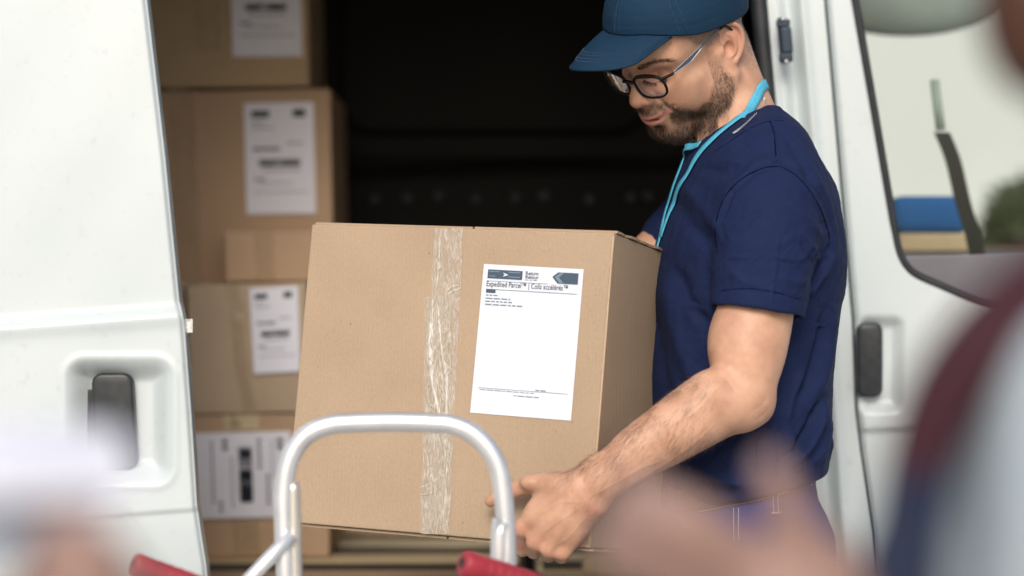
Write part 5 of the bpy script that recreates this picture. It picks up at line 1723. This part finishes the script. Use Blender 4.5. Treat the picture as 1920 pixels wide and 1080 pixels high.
def words(x0, x1, y, h, r_):
    """a line of print too small to read, as word-sized dashes"""
    out = []; x = x0
    while x < x1 - 0.01:
        w = r_.uniform(0.02, 0.075); out.append((x, y, min(x + w, x1), y + h)); x += w + 0.012
    return out
def barcode(x0, y0, x1, y1, r_, vert=False):
    out = []; t = 0.0
    while t < 1:
        w = r_.choice([0.008, 0.012, 0.02, 0.028]); e = min(1, t + w)
        out.append((x0 + (x1 - x0) * t, y0, x0 + (x1 - x0) * e, y1) if not vert else (x0, y0 + (y1 - y0) * t, x1, y0 + (y1 - y0) * e))
        t = e + r_.choice([0.006, 0.010, 0.018])
    return out

# ------------------------------------------------------------------ the carton in his hands
BR = (Matrix.Rotation(R(-23.45), 3, 'Z') @ Matrix.Rotation(R(-6.92), 3, 'X') @ Matrix.Rotation(R(2.11), 3, 'Y'))
bf = BoxFrame((0.1314, 3.10, 1.3704), BR)
bw_, bh_, bd_ = 0.440, 0.4028, 0.25
held = empty('cardboard_box', bf.at(-bw_ / 2, -bh_ / 2), 'large taped carton carried by the delivery man, with a big blank white address label', 'box')
carton_body(bf, bw_, bh_, bd_, M_CARD, held, 0.0022)
# raised crushed edges of the board: right front edge, top rim, bottom rim
M_EDGE = cardboard('creased board edge', (0.50, 0.37, 0.245), False, 2.0)
tube('crease', [bf.at(0.0 - 0.0010, -z, 0.0002) for z in np.linspace(0.004, bh_ - 0.004, 20)], 0.0016, M_EDGE, held, 8)
# open flap layers along the top right edge and the bottom right edge
def flap(name, x0, x1, y0, y1, z, th, mat):
    bm = bmesh.new(); n = 14; vs = []
    for k in range(n + 1):
        t = k / n; y = y0 + (y1 - y0) * t
        j = 0.0009 * math.sin(k * 2.3) + 0.0007 * math.sin(k * 5.1)
        for (x, zz) in ((x0, z), (x1 + j, z + j * 0.4), (x1 + j, z + th + j * 0.4), (x0, z + th)): vs.append(bm.verts.new(bf.o + bf.r @ Vector((x, y, zz))))
    for k in range(n):
        for c in range(4): bm.faces.new((vs[k * 4 + c], vs[k * 4 + (c + 1) % 4], vs[k * 4 + 4 + (c + 1) % 4], vs[k * 4 + 4 + c]))
    bm.faces.new(vs[:4][::-1]); bm.faces.new(vs[-4:])
    bmesh.ops.recalc_face_normals(bm, faces=bm.faces)
    return bm_done(name, bm, mat, held)
flap('flap', -0.20, 0.0015, 0.006, bd_ - 0.004, 0.0006, 0.0032, M_CARD)
flap('flap', -bw_ + 0.002, -0.203, 0.006, bd_ - 0.004, 0.0006, 0.0030, M_CARD)
flap('flap', -0.20, 0.0025, 0.006, bd_ - 0.004, -bh_ - 0.0042, 0.0034, M_CARD)
flap('flap', -bw_ - 0.001, -0.203, 0.006, bd_ - 0.004, -bh_ - 0.004, 0.0032, M_CARD)
top_t = bf.uv(842, 432); bot_t = bf.uv(814, 1003)
top_t = (top_t[0], -0.0005); bot_t = (bot_t[0], -bh_ + 0.001)
tp = tape_strip('tape', bf, [top_t, bot_t], 0.0425, M_TAPE, held, seed=3, ln=110)
a = bf.uv(822, 556); b = bf.uv(822, 1000)
tape_strip('tape', bf, [a, (b[0] - 0.002, -bh_ + 0.001)], 0.040, M_TAPE, held, out=0.0012, wr=0.0011, seed=9, ln=90)
# long folds where the tape rucked up
M_TAPEF = tape_mat('folded packing tape', (0.78, 0.75, 0.68), 0.5)
def ruck(pts, w, hgt, seed):
    q = [bf.uv(a_, b_) for a_, b_ in pts]
    C = catmull([Vector((x, 0, z)) for x, z in q], 10); vs = []; fs = []
    for i, c in enumerate(C):
        t = (C[min(i + 1, len(C) - 1)] - C[max(0, i - 1)]).normalized(); s = Vector((t.z, 0, -t.x)); e = math.sin(math.pi * i / (len(C) - 1)) ** 0.5
        for u_, h_ in ((-1, 0.0), (-0.35, 0.8), (0.1, 1.0), (0.5, 0.5), (1, 0)):
            p = c + s * u_ * w * e; vs.append(bf.at(p.x, p.z, 0.0014 + h_ * hgt * e))
    for i in range(len(C) - 1):
        for j in range(4): fs.append((i * 5 + j, i * 5 + j + 1, i * 5 + 6 + j, i * 5 + 5 + j))
    link('tape_fold', pymesh('tape_fold', vs, fs), M_TAPEF, tp, True)
ruck([(812, 560), (808, 620), (808, 690), (820, 760), (828, 800)], 0.0045, 0.0030, 1)
ruck([(822, 570), (828, 650), (838, 720), (836, 800), (834, 880)], 0.0028, 0.0026, 2)
ruck([(866, 540), (842, 552), (828, 575)], 0.0022, 0.0022, 3)
ruck([(862, 536), (846, 540), (832, 556)], 0.0016, 0.0018, 4)
ruck([(845, 820), (838, 880), (834, 950), (832, 995)], 0.0018, 0.0018, 5)
ruck([(788, 915), (806, 908), (822, 896)], 0.0016, 0.0018, 6)
ruck([(788, 928), (804, 926), (818, 920)], 0.0014, 0.0016, 7)
ruck([(826, 440), (824, 500), (818, 545)], 0.0014, 0.0012, 8)
sh = Sheet(bf, [bf.uv(908, 495), bf.uv(1095, 505), bf.uv(1071, 789), bf.uv(882, 774)])
lab = sh.paper('shipping_label', M_PAPER, held, curl=0.0)
r_ = random.Random(4)
sh.quads('logo_block', [(0.05, 0.035, 0.40, 0.094)], M_INK, lab)
sh.quads('logo_arrow', [[(0.205, 0.052), (0.262, 0.066), (0.205, 0.080), (0.222, 0.066)]], M_PAPER, lab, 0.0022)
sh.quads('logo_lines', [(0.065, 0.045, 0.17, 0.051), (0.26, 0.045, 0.38, 0.051), (0.065, 0.076, 0.13, 0.082), (0.26, 0.076, 0.38, 0.082)], M_INKL, lab, 0.0022)
sh.text('heading', 'Return', 0.43, 0.058, 0.0066, M_INK, lab, 0.012)
sh.text('heading', 'Retour', 0.43, 0.083, 0.0066, M_INK, lab, 0.012)
sh.quads('fine_print', words(0.43, 0.55, 0.090, 0.004, r_), M_INKL, lab)
sh.quads('chevron', [[(0.70, 0.062), (0.755, 0.030), (0.955, 0.030), (0.955, 0.104), (0.755, 0.104)]], M_INK, lab)
sh.quads('chevron_mark', [[(0.725, 0.064), (0.775, 0.034), (0.815, 0.034), (0.765, 0.064), (0.815, 0.100), (0.775, 0.100)]], M_INKL, lab, 0.0022)
sh.text('service_name', 'Expedited Parcel\u2122 | Colis acc\u00e9l\u00e9r\u00e9s\u2122', 0.045, 0.148, 0.0100, M_INK, lab, 0.004, sx=0.74)
sh.quads('rule', [(0.045, 0.110, 0.66, 0.1125), (0.05, 0.166, 0.955, 0.1695), (0.06, 0.827, 0.95, 0.8295)], M_INKL, lab)
sh.quads('address_tag', [(0.05, 0.168, 0.145, 0.190)], M_INK, lab, 0.0022)
adr = words(0.05, 0.18, 0.204, 0.006, r_) + words(0.05, 0.30, 0.225, 0.007, r_) + words(0.05, 0.32, 0.245, 0.007, r_) + words(0.05, 0.43, 0.266, 0.007, r_)
adr += words(0.075, 0.62, 0.838, 0.004, r_) + words(0.42, 0.69, 0.862, 0.006, r_) + words(0.63, 0.73, 0.815, 0.007, r_)
sh.quads('small_print', adr, M_INKL, lab)

# ------------------------------------------------------------------ cartons stacked in the van
def carton(px0, py0, px1, py1, Y, depth, mat, label, roll=1.0, yaw=0.0, group='cartons stacked in the van'):
    rot = Matrix.Rotation(R(yaw), 3, 'Z') @ Matrix.Rotation(R(-roll), 3, 'Y')
    tr_ = P(px1, py0, Y); w = (px1 - px0) * Y / FPX; h = (py1 - py0) * Y / FPX
    f = BoxFrame(tr_, rot)
    e = empty('cardboard_box', f.at(-w / 2, -h), label, 'box', group)
    carton_body(f, w, h, depth, mat, e, 0.004)
    return e, f, w, h
def sticker(f, pts, parent, kind, seed):
    s = Sheet(f, [f.uv(*p) for p in pts], 0.0045); r_ = random.Random(seed)
    l = s.paper('address_label', M_PAPER2, parent)
    q = []
    if kind == 'port':
        q += [(0.10, 0.07, 0.36, 0.13), (0.70, 0.06, 0.88, 0.13)] + words(0.1, 0.3, 0.17, 0.012, r_) + words(0.1, 0.42, 0.22, 0.010, r_) + words(0.12, 0.5, 0.40, 0.03, r_) + words(0.6, 0.85, 0.36, 0.012, r_)
        q += barcode(0.20, 0.505, 0.80, 0.57, r_) + words(0.25, 0.78, 0.60, 0.012, r_) + words(0.12, 0.28, 0.68, 0.02, r_) + words(0.12, 0.9, 0.80, 0.008, r_) + words(0.2, 0.7, 0.72, 0.008, r_)
        q += [(0.20, 0.53, 0.42, 0.57), (0.52, 0.53, 0.78, 0.57)]
        s.quads('barcode_print', q, M_INKD, l, 0.0018)
    else:
        q += barcode(0.46, 0.17, 0.60, 0.82, r_, True) + [(0.47, 0.44, 0.59, 0.56), (0.47, 0.62, 0.59, 0.82), (0.47, 0.20, 0.59, 0.30)]
        for xx, a_, b_, w_ in ((0.66, 0.08, 0.45, 0.03), (0.30, 0.08, 0.2, 0.05), (0.18, 0.1, 0.8, 0.02), (0.38, 0.3, 0.85, 0.015), (0.74, 0.5, 0.8, 0.03), (0.86, 0.08, 0.2, 0.06), (0.80, 0.1, 0.5, 0.012), (0.25, 0.8, 0.92, 0.03)):
            q += [(xx, y0, xx + w_, y1) for (_, y0, _, y1) in [(0, t, 0, t + 0.05) for t in np.arange(a_, b_, 0.075)]]
        s.quads('barcode_print', q, M_INKD, l, 0.0018)
    return l
M_TAPEB = tape_mat('old packing tape', (0.62, 0.50, 0.36), 0.28)
M_TAPEW = simple('paper tape end', (0.55, 0.45, 0.28), 0.6, var=0.2, scale=60)
YB, YF = 4.50, 4.27
e, f, w, h = carton(60, -190, 574, 161, YB - 0.01, 0.40, M_CARD2, 'topmost carton of the back stack, cut off by the top of the photo', 0.9)
sticker(f, [(431, -95), (562, -95), (567, 106), (437, 107)], e, 'port', 1)
tape_strip('tape', f, [f.uv(375, -190), f.uv(392, 96)], 0.046, M_TAPEB, e, seed=4, wr=0.0016)
e, f, w, h = carton(40, 166, 619, 590, YB, 0.42, M_CARD3, 'wide reddish brown carton below the topmost one in the back stack', 1.1)
sticker(f, [(458, 194), (588, 192), (593, 400), (463, 402)], e, 'port', 2)
tape_strip('tape', f, [f.uv(338, 167), f.uv(358, 580)], 0.046, M_TAPEB, e, seed=5, wr=0.0016)
z0 = CAMZ - (590 - 540) / FPX * YB
e, f, w, h = carton(60, 594, 632, 594 + (z0 - 0.825) * FPX / YB, YB + 0.01, 0.40, M_CARD2, 'bottom carton of the back stack, almost hidden behind the other cartons', 0.3)
tape_strip('tape', f, [f.uv(345, 596), f.uv(345, 900)], 0.046, M_TAPEB, e, seed=6)
# front stack
zb = 0.825
pb = 540 + (CAMZ - zb) * FPX / YF
e, f, w, h = carton(110, 776, 616, pb, YF, 0.26, M_CARD3, 'lowest carton of the front stack, standing on the pallet with its sticker sideways', 0.35)
sticker(f, [(362, 812), (545, 808), (550, 968), (368, 973)], e, 'side', 3)
tape_strip('tape', f, [f.uv(452, 777), f.uv(464, 1040)], 0.048, M_TAPEB, e, seed=7, wr=0.0022)
tape_strip('tape_end', f, [f.uv(452, 777), f.uv(453, 807)], 0.060, M_TAPEW, e, out=0.0012, seed=8, ln=10)
e, f, w, h = carton(349, 529, 574, 773, YF - 0.005, 0.22, M_CARD4, 'greyish carton in the middle of the front stack with a small barcode sticker', 1.4)
sticker(f, [(468, 541), (559, 536), (564, 696), (477, 701)], e, 'port', 4)
tape_strip('tape', f, [f.uv(434, 530), f.uv(446, 600), f.uv(452, 680), f.uv(470, 772)], 0.022, M_TAPEB, e, seed=9, wr=0.0026)
e, f, w, h = carton(421, 433, 590, 527, YF + 0.10, 0.12, M_CARD3, 'small plain carton lying on top of the front stack', 0.6)
tape_strip('tape', f, [f.uv(494, 434), f.uv(498, 526)], 0.035, M_TAPEB, e, seed=10)
# the carton under it, to the left, half out of sight
e, f, w, h = carton(110, 529, 345, 772, YF + 0.02, 0.22, M_CARD4, 'carton hidden behind the open sliding door, left of the greyish one', 0.3)
pb2 = 540 + (CAMZ - zb) * FPX / 4.66
e, f, w, h = carton(640, pb2 - 90, 905, pb2, 4.66, 0.35, M_CARD3, 'low carton standing on the pallet behind the carried box', 0.2)
tape_strip('tape', f, [f.uv(770, pb2 - 90), f.uv(770, pb2)], 0.046, M_TAPEB, e, seed=12)

# ------------------------------------------------------------------ pallets
def wood(name, c, sd):
    m, nt, b = mat_new(name)
    tc = N(nt, 'ShaderNodeTexCoord'); mp = N(nt, 'ShaderNodeMapping'); mp.inputs['Scale'].default_value = (3, 60, 60); mp.inputs['Location'].default_value = (sd, sd, 0)
    nt.links.new(tc.outputs['Object'], mp.inputs[0])
    no = N(nt, 'ShaderNodeTexNoise', Scale=1.0, Detail=8.0); no.inputs['Distortion'].default_value = 1.0; nt.links.new(mp.outputs[0], no.inputs['Vector'])
    cr = N(nt, 'ShaderNodeValToRGB'); cr.color_ramp.elements[0].position = 0.35; cr.color_ramp.elements[0].color = (*[x * 0.6 for x in c], 1); cr.color_ramp.elements[1].position = 0.65; cr.color_ramp.elements[1].color = (*[x * 1.25 for x in c], 1)
    nt.links.new(no.outputs['Fac'], cr.inputs[0]); nt.links.new(cr.outputs[0], b.inputs['Base Color'])
    b.inputs['Roughness'].default_value = 0.8
    bp = N(nt, 'ShaderNodeBump'); bp.inputs['Strength'].default_value = 0.4; bp.inputs['Distance'].default_value = 0.002; nt.links.new(no.outputs['Fac'], bp.inputs['Height']); nt.links.new(bp.outputs[0], b.inputs['Normal'])
    return m
WOODS = [wood('pallet pine', (0.62, 0.48, 0.29), 1), wood('weathered pine', (0.50, 0.42, 0.28), 5), wood('reddish pine', (0.52, 0.34, 0.21), 9), wood('gap shade pine', (0.055, 0.045, 0.03), 13)]  # last wood carries the shade of the gaps in its colour
def pallet(x0, x1, y0, y1, zt, label, sd):
    r_ = random.Random(sd)
    e = empty('pallet', ((x0 + x1) / 2, (y0 + y1) / 2, zt - 0.144), label, 'pallet', 'wooden pallets on the van floor')
    y = y0; k = 0
    while y < y1 - 0.05:
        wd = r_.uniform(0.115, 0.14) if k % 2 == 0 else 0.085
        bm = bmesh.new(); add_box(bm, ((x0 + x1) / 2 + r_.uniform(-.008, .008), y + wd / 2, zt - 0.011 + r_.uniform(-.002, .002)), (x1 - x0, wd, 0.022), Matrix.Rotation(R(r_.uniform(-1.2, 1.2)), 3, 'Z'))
        bm_done('deck_board', bm, WOODS[3] if k % 2 else WOODS[(k // 2 + sd) % 3], e, bevel=0.002); y += wd + r_.uniform(0.02, 0.03); k += 1  # every second board coloured dark, standing in for shaded gaps
    for yy in (y0 + 0.05, (y0 + y1) / 2, y1 - 0.05):
        pass
    for xx in (x0 + 0.05, (x0 + x1) / 2, x1 - 0.05):
        bm = bmesh.new(); add_box(bm, (xx, (y0 + y1) / 2, zt - 0.034), (0.10, y1 - y0, 0.022)); bm_done('cross_board', bm, WOODS[(k + sd) % 3], e, bevel=0.002)
        for yy in (y0 + 0.06, (y0 + y1) / 2, y1 - 0.06):
            bm = bmesh.new(); add_box(bm, (xx, yy, zt - 0.084), (0.10, 0.12, 0.077)); bm_done('block', bm, WOODS[1], e, bevel=0.003)
        bm = bmesh.new(); add_box(bm, (xx, (y0 + y1) / 2, zt - 0.1335), (0.10, y1 - y0, 0.021)); bm_done('skid', bm, WOODS[0], e, bevel=0.002)
    return e
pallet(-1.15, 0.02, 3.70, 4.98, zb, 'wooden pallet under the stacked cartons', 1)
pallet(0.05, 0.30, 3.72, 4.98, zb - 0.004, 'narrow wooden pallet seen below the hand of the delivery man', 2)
bm = bmesh.new(); add_box(bm, P(1140, 1057, 4.10), (0.085, 0.09, 0.02)); o = bm_done('wood_offcut', bm, WOODS[0], None, bevel=0.002)
tag(o, 'short pale wood offcut lying on the pallet below the right hand side of the box', 'offcut')

# ------------------------------------------------------------------ hand truck
M_ALU = simple('brushed aluminium', (0.82, 0.83, 0.84), 0.42, 0.75, var=0.06, scale=30, bscale=150, bstr=0.15, bdist=0.0005)
M_ALUW = simple('aluminium tube end', (0.80, 0.76, 0.68), 0.38, 0.8, var=0.1)
M_RED = simple('red rubber grip', (0.33, 0.025, 0.040), 0.5, var=0.12, scale=30)
truck = empty('hand_truck', (0.0, 2.80, 0), 'aluminium hand truck with looped handle and red grips in front of the box', 'hand truck')
TY = 2.80
lp_ = [(560, 2300), (546, 1500), (537, 1110), (533, 1000), (532, 930), (538, 882), (553, 842), (580, 812), (618, 797), (660, 793), (740, 791), (810, 793), (850, 797), (888, 814), (918, 845), (936, 882), (944, 930), (949, 1000), (950, 1110), (945, 1500), (935, 2300)]
tube('handle_loop', catmull([P(a, b, TY) for a, b in lp_], 8), 0.0112, M_ALU, truck, 20)
tube('inner_tube', catmull([P(549, 905, TY + 0.002), P(554, 1100, TY + 0.002), P(575, 2200, TY + 0.006)], 4), 0.0088, M_ALUW, truck, 16)
tube('inner_tube', catmull([P(943, 990, TY - 0.004), P(934, 1100, TY - 0.004), P(920, 2200, TY)], 4), 0.0100, M_ALU, truck, 16)
tube('brace', [P(547, 1002, TY - 0.012), P(464, 1090, TY - 0.012), P(300, 1265, TY)], 0.0082, M_ALU, truck, 14)
tube('brace', [P(950, 1200, TY), P(860, 1400, TY), P(560, 1400, TY)], 0.008, M_ALU, truck, 14)
for (a, b, r) in (((252, 1056), (395, 1108), 0.0125), ((868, 1056), (985, 1092), 0.0150)):
    p0 = P(a[0], a[1], TY - 0.07); p1 = P(b[0], b[1], TY - 0.035); dd_ = (p1 - p0).normalized()
    pts = [p0 - dd_ * 0.001, p0, p0 + dd_ * 0.004, p0 + dd_ * 0.02, p1, p1 + dd_ * 0.03]
    gp = tube('grip', pts, [r * 0.72, r * 0.95, r * 1.06, r, r, r * 0.9], M_RED, truck, 24)
    tube('grip_hole', [p0 - dd_ * 0.0016, p0 - dd_ * 0.0008], r * 0.42, M_RUBBER, gp, 16)
    for q in range(4):
        c = p0 + dd_ * (0.030 + 0.012 * q); tube('rib', [c - dd_ * 0.002, c, c + dd_ * 0.002], [r * 0.98, r * 1.05, r * 0.98], M_RED, gp, 24)
bm = bmesh.new(); add_box(bm, (P(750, 0, TY).x, 2.72, 0.02), (0.30, 0.22, 0.012)); bm_done('toe_plate', bm, M_ALU, truck, bevel=0.003)
for sx in (600, 900):
    c = P(sx, 0, TY); c.z = 0.10
    V_, F_ = tube_arrays([c + Vector((-0.02, 0.08, 0)), c + Vector((0.02, 0.08, 0))], 0.10, 32)
    link('wheel', pymesh('wheel', V_, F_), M_RUBBER, truck, True)

# ------------------------------------------------------------------ customer close to the camera, far out of focus
M_SKIN2 = skin_material('fair skin', (0.34, 0.225, 0.195), (0.50, 0.2, 0.15), (0.1, 0.06, 0.04))
M_SKIN3 = skin_material('tanned skin', (0.50, 0.24, 0.13), (0.50, 0.2, 0.12), (0.1, 0.06, 0.04))
M_BROWN = simple('reddish brown hair', (0.07, 0.024, 0.011), 0.45, var=0.3, scale=60)
M_GREYK = cloth_material('pale blue grey knit', (0.36, 0.42, 0.46), sheen=0.0)
m, nt, b = mat_new('burgundy and navy trim')
tc = N(nt, 'ShaderNodeTexCoord'); sp_ = N(nt, 'ShaderNodeSeparateXYZ'); nt.links.new(tc.outputs['Object'], sp_.inputs[0])
mr = N(nt, 'ShaderNodeMapRange'); mr.inputs['From Min'].default_value = P(0, 905, 1.15).z; mr.inputs['From Max'].default_value = P(0, 860, 1.15).z; nt.links.new(sp_.outputs['Z'], mr.inputs['Value'])
cr = N(nt, 'ShaderNodeValToRGB'); cr.color_ramp.elements[0].color = (0.005, 0.012, 0.040, 1); cr.color_ramp.elements[1].color = (0.034, 0.0025, 0.010, 1); nt.links.new(mr.outputs[0], cr.inputs[0]); nt.links.new(cr.outputs[0], b.inputs['Base Color']); b.inputs['Roughness'].default_value = 0.8
M_TRIMB = m
cust = empty('person', (0.62, 1.2, 0), 'customer standing close at the right edge, blurred, one open hand held out', 'person')
CY = 1.14
cparts = []
HFd = Field()
# open hand, thumb up
HFd.add(f_el(W(1490, 1105, CY), (3.6, 2.0, 3.0)), 0)
HFd.add(f_rc(W(1640, 1190, CY + 0.01), W(1480, 1110, CY), 2.3, 2.2), 1.5)
for i, (b0, b1, b2) in enumerate([((1400, 1055), (1290, 978), (1195, 930)), ((1395, 1095), (1270, 1040), (1160, 1000)), ((1400, 1135), (1275, 1090), (1165, 1060)), ((1420, 1165), (1310, 1140), (1220, 1120))]):
    HFd.chain([W(*b0, CY - 0.01 + 0.008 * i), W(*b1, CY - 0.02 + 0.008 * i), W(*b2, CY - 0.005 + 0.008 * i)], [1.4, 1.22, 1.02], 0.6, 3)
HFd.chain([W(1540, 1090, CY - 0.01), W(1480, 960, CY - 0.02), W(1440, 872, CY - 0.02)], [1.4, 0.95, 0.65], 1.0, 3)
HFd.chain([W(1640, 1190, CY + 0.01), W(1800, 1300, CY + 0.05), W(1960, 1420, CY + 0.1)], [2.7, 3.2, 3.8], 1.0, 3)
V, Q = isosurface(HFd, (0, 102, 84), (44, 136, 131), 0.3)
cparts.append((relax(V, Q, 1), Q, {}))
# other arm crossing below the frame to the papers
HF2 = Field().chain([W(1950, 1500, CY + 0.2), W(1000, 1500, 1.05), W(300, 1260, 1.0), W(170, 1150, 1.0)], [4.2, 3.8, 3.0, 2.6], 0, 4)
HF2.add(f_el(W(130, 1120, 1.0), (2.6, 2.2, 3.2)), 1.5)
for i, (b0, b1) in enumerate([((100, 1080), (110, 1000)), ((135, 1080), (150, 1015)), ((170, 1085), (188, 1030)), ((200, 1100), (215, 1055))]):
    HF2.chain([W(*b0, 0.99), W(*b1, 0.975), W(b1[0] - 20, b1[1] - 12, 0.995)], [0.95, 0.85, 0.7], 0.4, 3)
V, Q = isosurface(HF2, (-26, 90, 90), (40, 140, 125), 0.4)
handm = (relax(V, Q, 1), Q)
# head copied from the same skull, placed above the frame's right edge
cs = HV - np.array([0, 0, 0]); hm = HV[:, 2] > -15
Rz_ = np.array([[-0.5, -0.82, 0], [0.82, -0.5, 0], [0, 0, 1.0]])
subV, subQ = HV[::1], None
HB = Field().add(f_el((0, 0, 0), (9.5, 7.6, 11.5)), 0)
hc = W(2200, -130, 1.22)
HH = Field().add(f_el(hc, (7.2, 8.6, 10.5)), 0).add(f_rc(hc + np.array([3, 1, -10]), hc + np.array([6, 2, -17]), 4.8, 4.6), 3)
HH.add(f_el(hc + np.array([-6.6, 2.5, -3.0]), (1.3, 1.1, 1.6)), 1.0).add(f_rc(hc + np.array([-4.0, 3, -8.5]), hc + np.array([-4.4, 1, -8.0]), 2.0, 2.0), 2)
HH.sub(f_el(hc + np.array([-6.8, 4.5, 0.5]), (1.2, 1.2, 0.9)), 0.8).sub(f_el(hc + np.array([-6.8, 0.5, 0.5]), (1.2, 1.2, 0.9)), 0.8)
V, Q = isosurface(HH, hc + np.array([-12, -12, -34]), hc + np.array([20, 14, 14]), 0.5)
cparts.append((relax(V, Q, 1), Q, {}))
TB = Field().add(f_rc(np.array([62, 122, 96]), np.array([60, 122, 40]), 16, 15), 0)
for s in (-1, 1): TB.chain([np.array([60 + s * 8, 122, 50]), np.array([60 + s * 9, 122, 9])], [8.5, 5.0], 1).add(f_rc(np.array([60 + s * 9, 122, 5]), np.array([56 + s * 9, 136, 4]), 4, 3), 1)
V, Q = isosurface(TB, (38, 100, 0), (84, 142, 116), 1.0, B=6)
cparts.append((V, Q, {}))
cparts.append((handm[0], handm[1], {}))
V, Q, A = join_mesh(cparts)
link('body', npmesh('body', V / 100, Q), M_SKIN2, cust, True)
# hair hanging down to the jaw at the frame edge
HR_ = Field().add(f_el(hc + np.array([0.6, 0.3, 1.2]), (8.3, 9.4, 11.0)), 0).add(f_el(W(1970, 0, 1.14), (3.5, 3.4, 5.0)), 1.4).add(f_el(hc + np.array([6, 2, -8]), (5, 8, 9)), 2)
V, Q = isosurface(HR_, hc + np.array([-12, -14, -22]), hc + np.array([16, 16, 16]), 0.4)
V = relax(V, Q, 1); V = V + vnormals(V, Q) * (0.12 * vnoise(V * np.array([1, 1, 0.12]), 3.0, 77))[:, None]
link('hair', npmesh('hair', V / 100, Q), M_BROWN, cust, True)
# sweater shoulder and chest
TS = Field().add(f_rc(W(2010, 760, 1.20), W(1990, 1150, 1.2), 5.6, 7.5), 0)
TS.add(f_rc(W(2010, 760, 1.20), W(2400, 620, 1.35), 5.6, 7.0), 4).add(f_rc(np.array([60, 124, 100]), np.array([58, 124, 62]), 17, 17), 6)
TS.chain([W(2080, 760, 1.15), W(2050, 1150, 1.12), W(1960, 1420, 1.2)], [6, 5.6, 5.2], 2, 3)
V, Q = isosurface(TS, (18, 98, 55), (90, 150, 135), 0.7)
V = relax(V, Q, 2); V = V + vnormals(V, Q) * (0.3 * vnoise(V, 0.4, 78))[:, None]
link('sweater', npmesh('sweater', V / 100, Q), M_GREYK, cust, True)
cpts = [W(2120, 430, 1.17), W(1960, 540, 1.15), W(1840, 650, 1.14), W(1762, 760, 1.14), W(1722, 880, 1.14), W(1700, 1000, 1.14), W(1672, 1120, 1.14), W(1650, 1300, 1.15)]
CO = Field().add(f_chain(cpts, [2.2, 2.1, 2.0, 1.8, 1.6, 1.6, 2.0, 2.6], 4), 0)
V, Q = isosurface(CO, (14, 105, 95), (36, 125, 140), 0.35)
link('trim', npmesh('trim', relax(V, Q, 1) / 100, Q), M_TRIMB, cust, True)
# papers at the lower left
pad = empty('notepad', P(100, 930, 1.0), 'blurred white sheets on a pale blue board held at the lower left corner', 'papers')
M_SHEET = simple('white paper sheets', (0.84, 0.84, 0.90), 0.7, var=0.03)
M_BOARD = simple('pale blue board', (0.30, 0.34, 0.46), 0.6, var=0.06)
def slab4(name, pts, th, mat, parent, curl=0.0, n=16, back=0.02):
    a, b, c, d = [Vector(p) for p in pts]; vs = []; fs = []
    nrm = (b - a).cross(d - a).normalized()
    if nrm.z < 0: nrm = -nrm
    for side in (0, 1):
        for i in range(n + 1):
            for j in range(n + 1):
                u, v = j / n, i / n
                p = a.lerp(b, u).lerp(d.lerp(c, u), v) + nrm * (curl * math.sin(math.pi * u) ** 2 - side * th)
                vs.append(p)
    N1 = (n + 1) ** 2
    for i in range(n):
        for j in range(n):
            q = (i * (n + 1) + j, i * (n + 1) + j + 1, (i + 1) * (n + 1) + j + 1, (i + 1) * (n + 1) + j)
            fs.append(q); fs.append(tuple(k + N1 for k in q[::-1]))
    ring = [j for j in range(n)] + [i * (n + 1) + n for i in range(n)] + [n * (n + 1) + n - j for j in range(n)] + [(n - i) * (n + 1) for i in range(n)]
    for k in range(len(ring)):
        a_, b_ = ring[k], ring[(k + 1) % len(ring)]; fs.append((a_, b_, b_ + N1, a_ + N1))
    return link(name, pymesh(name, vs, fs), mat, parent, False)
slab4('paper_sheets', [P(-260, 822, 1.12), P(222, 800, 1.12), P(262, 905, 0.99), P(-260, 985, 0.93)], 0.006, M_SHEET, pad, 0.006)
slab4('backing_board', [P(-260, 872, 1.125), P(205, 860, 1.125), P(205, 960, 0.985), P(-260, 1060, 0.925)], 0.004, M_BOARD, pad)
print('things', time.time() - _t)
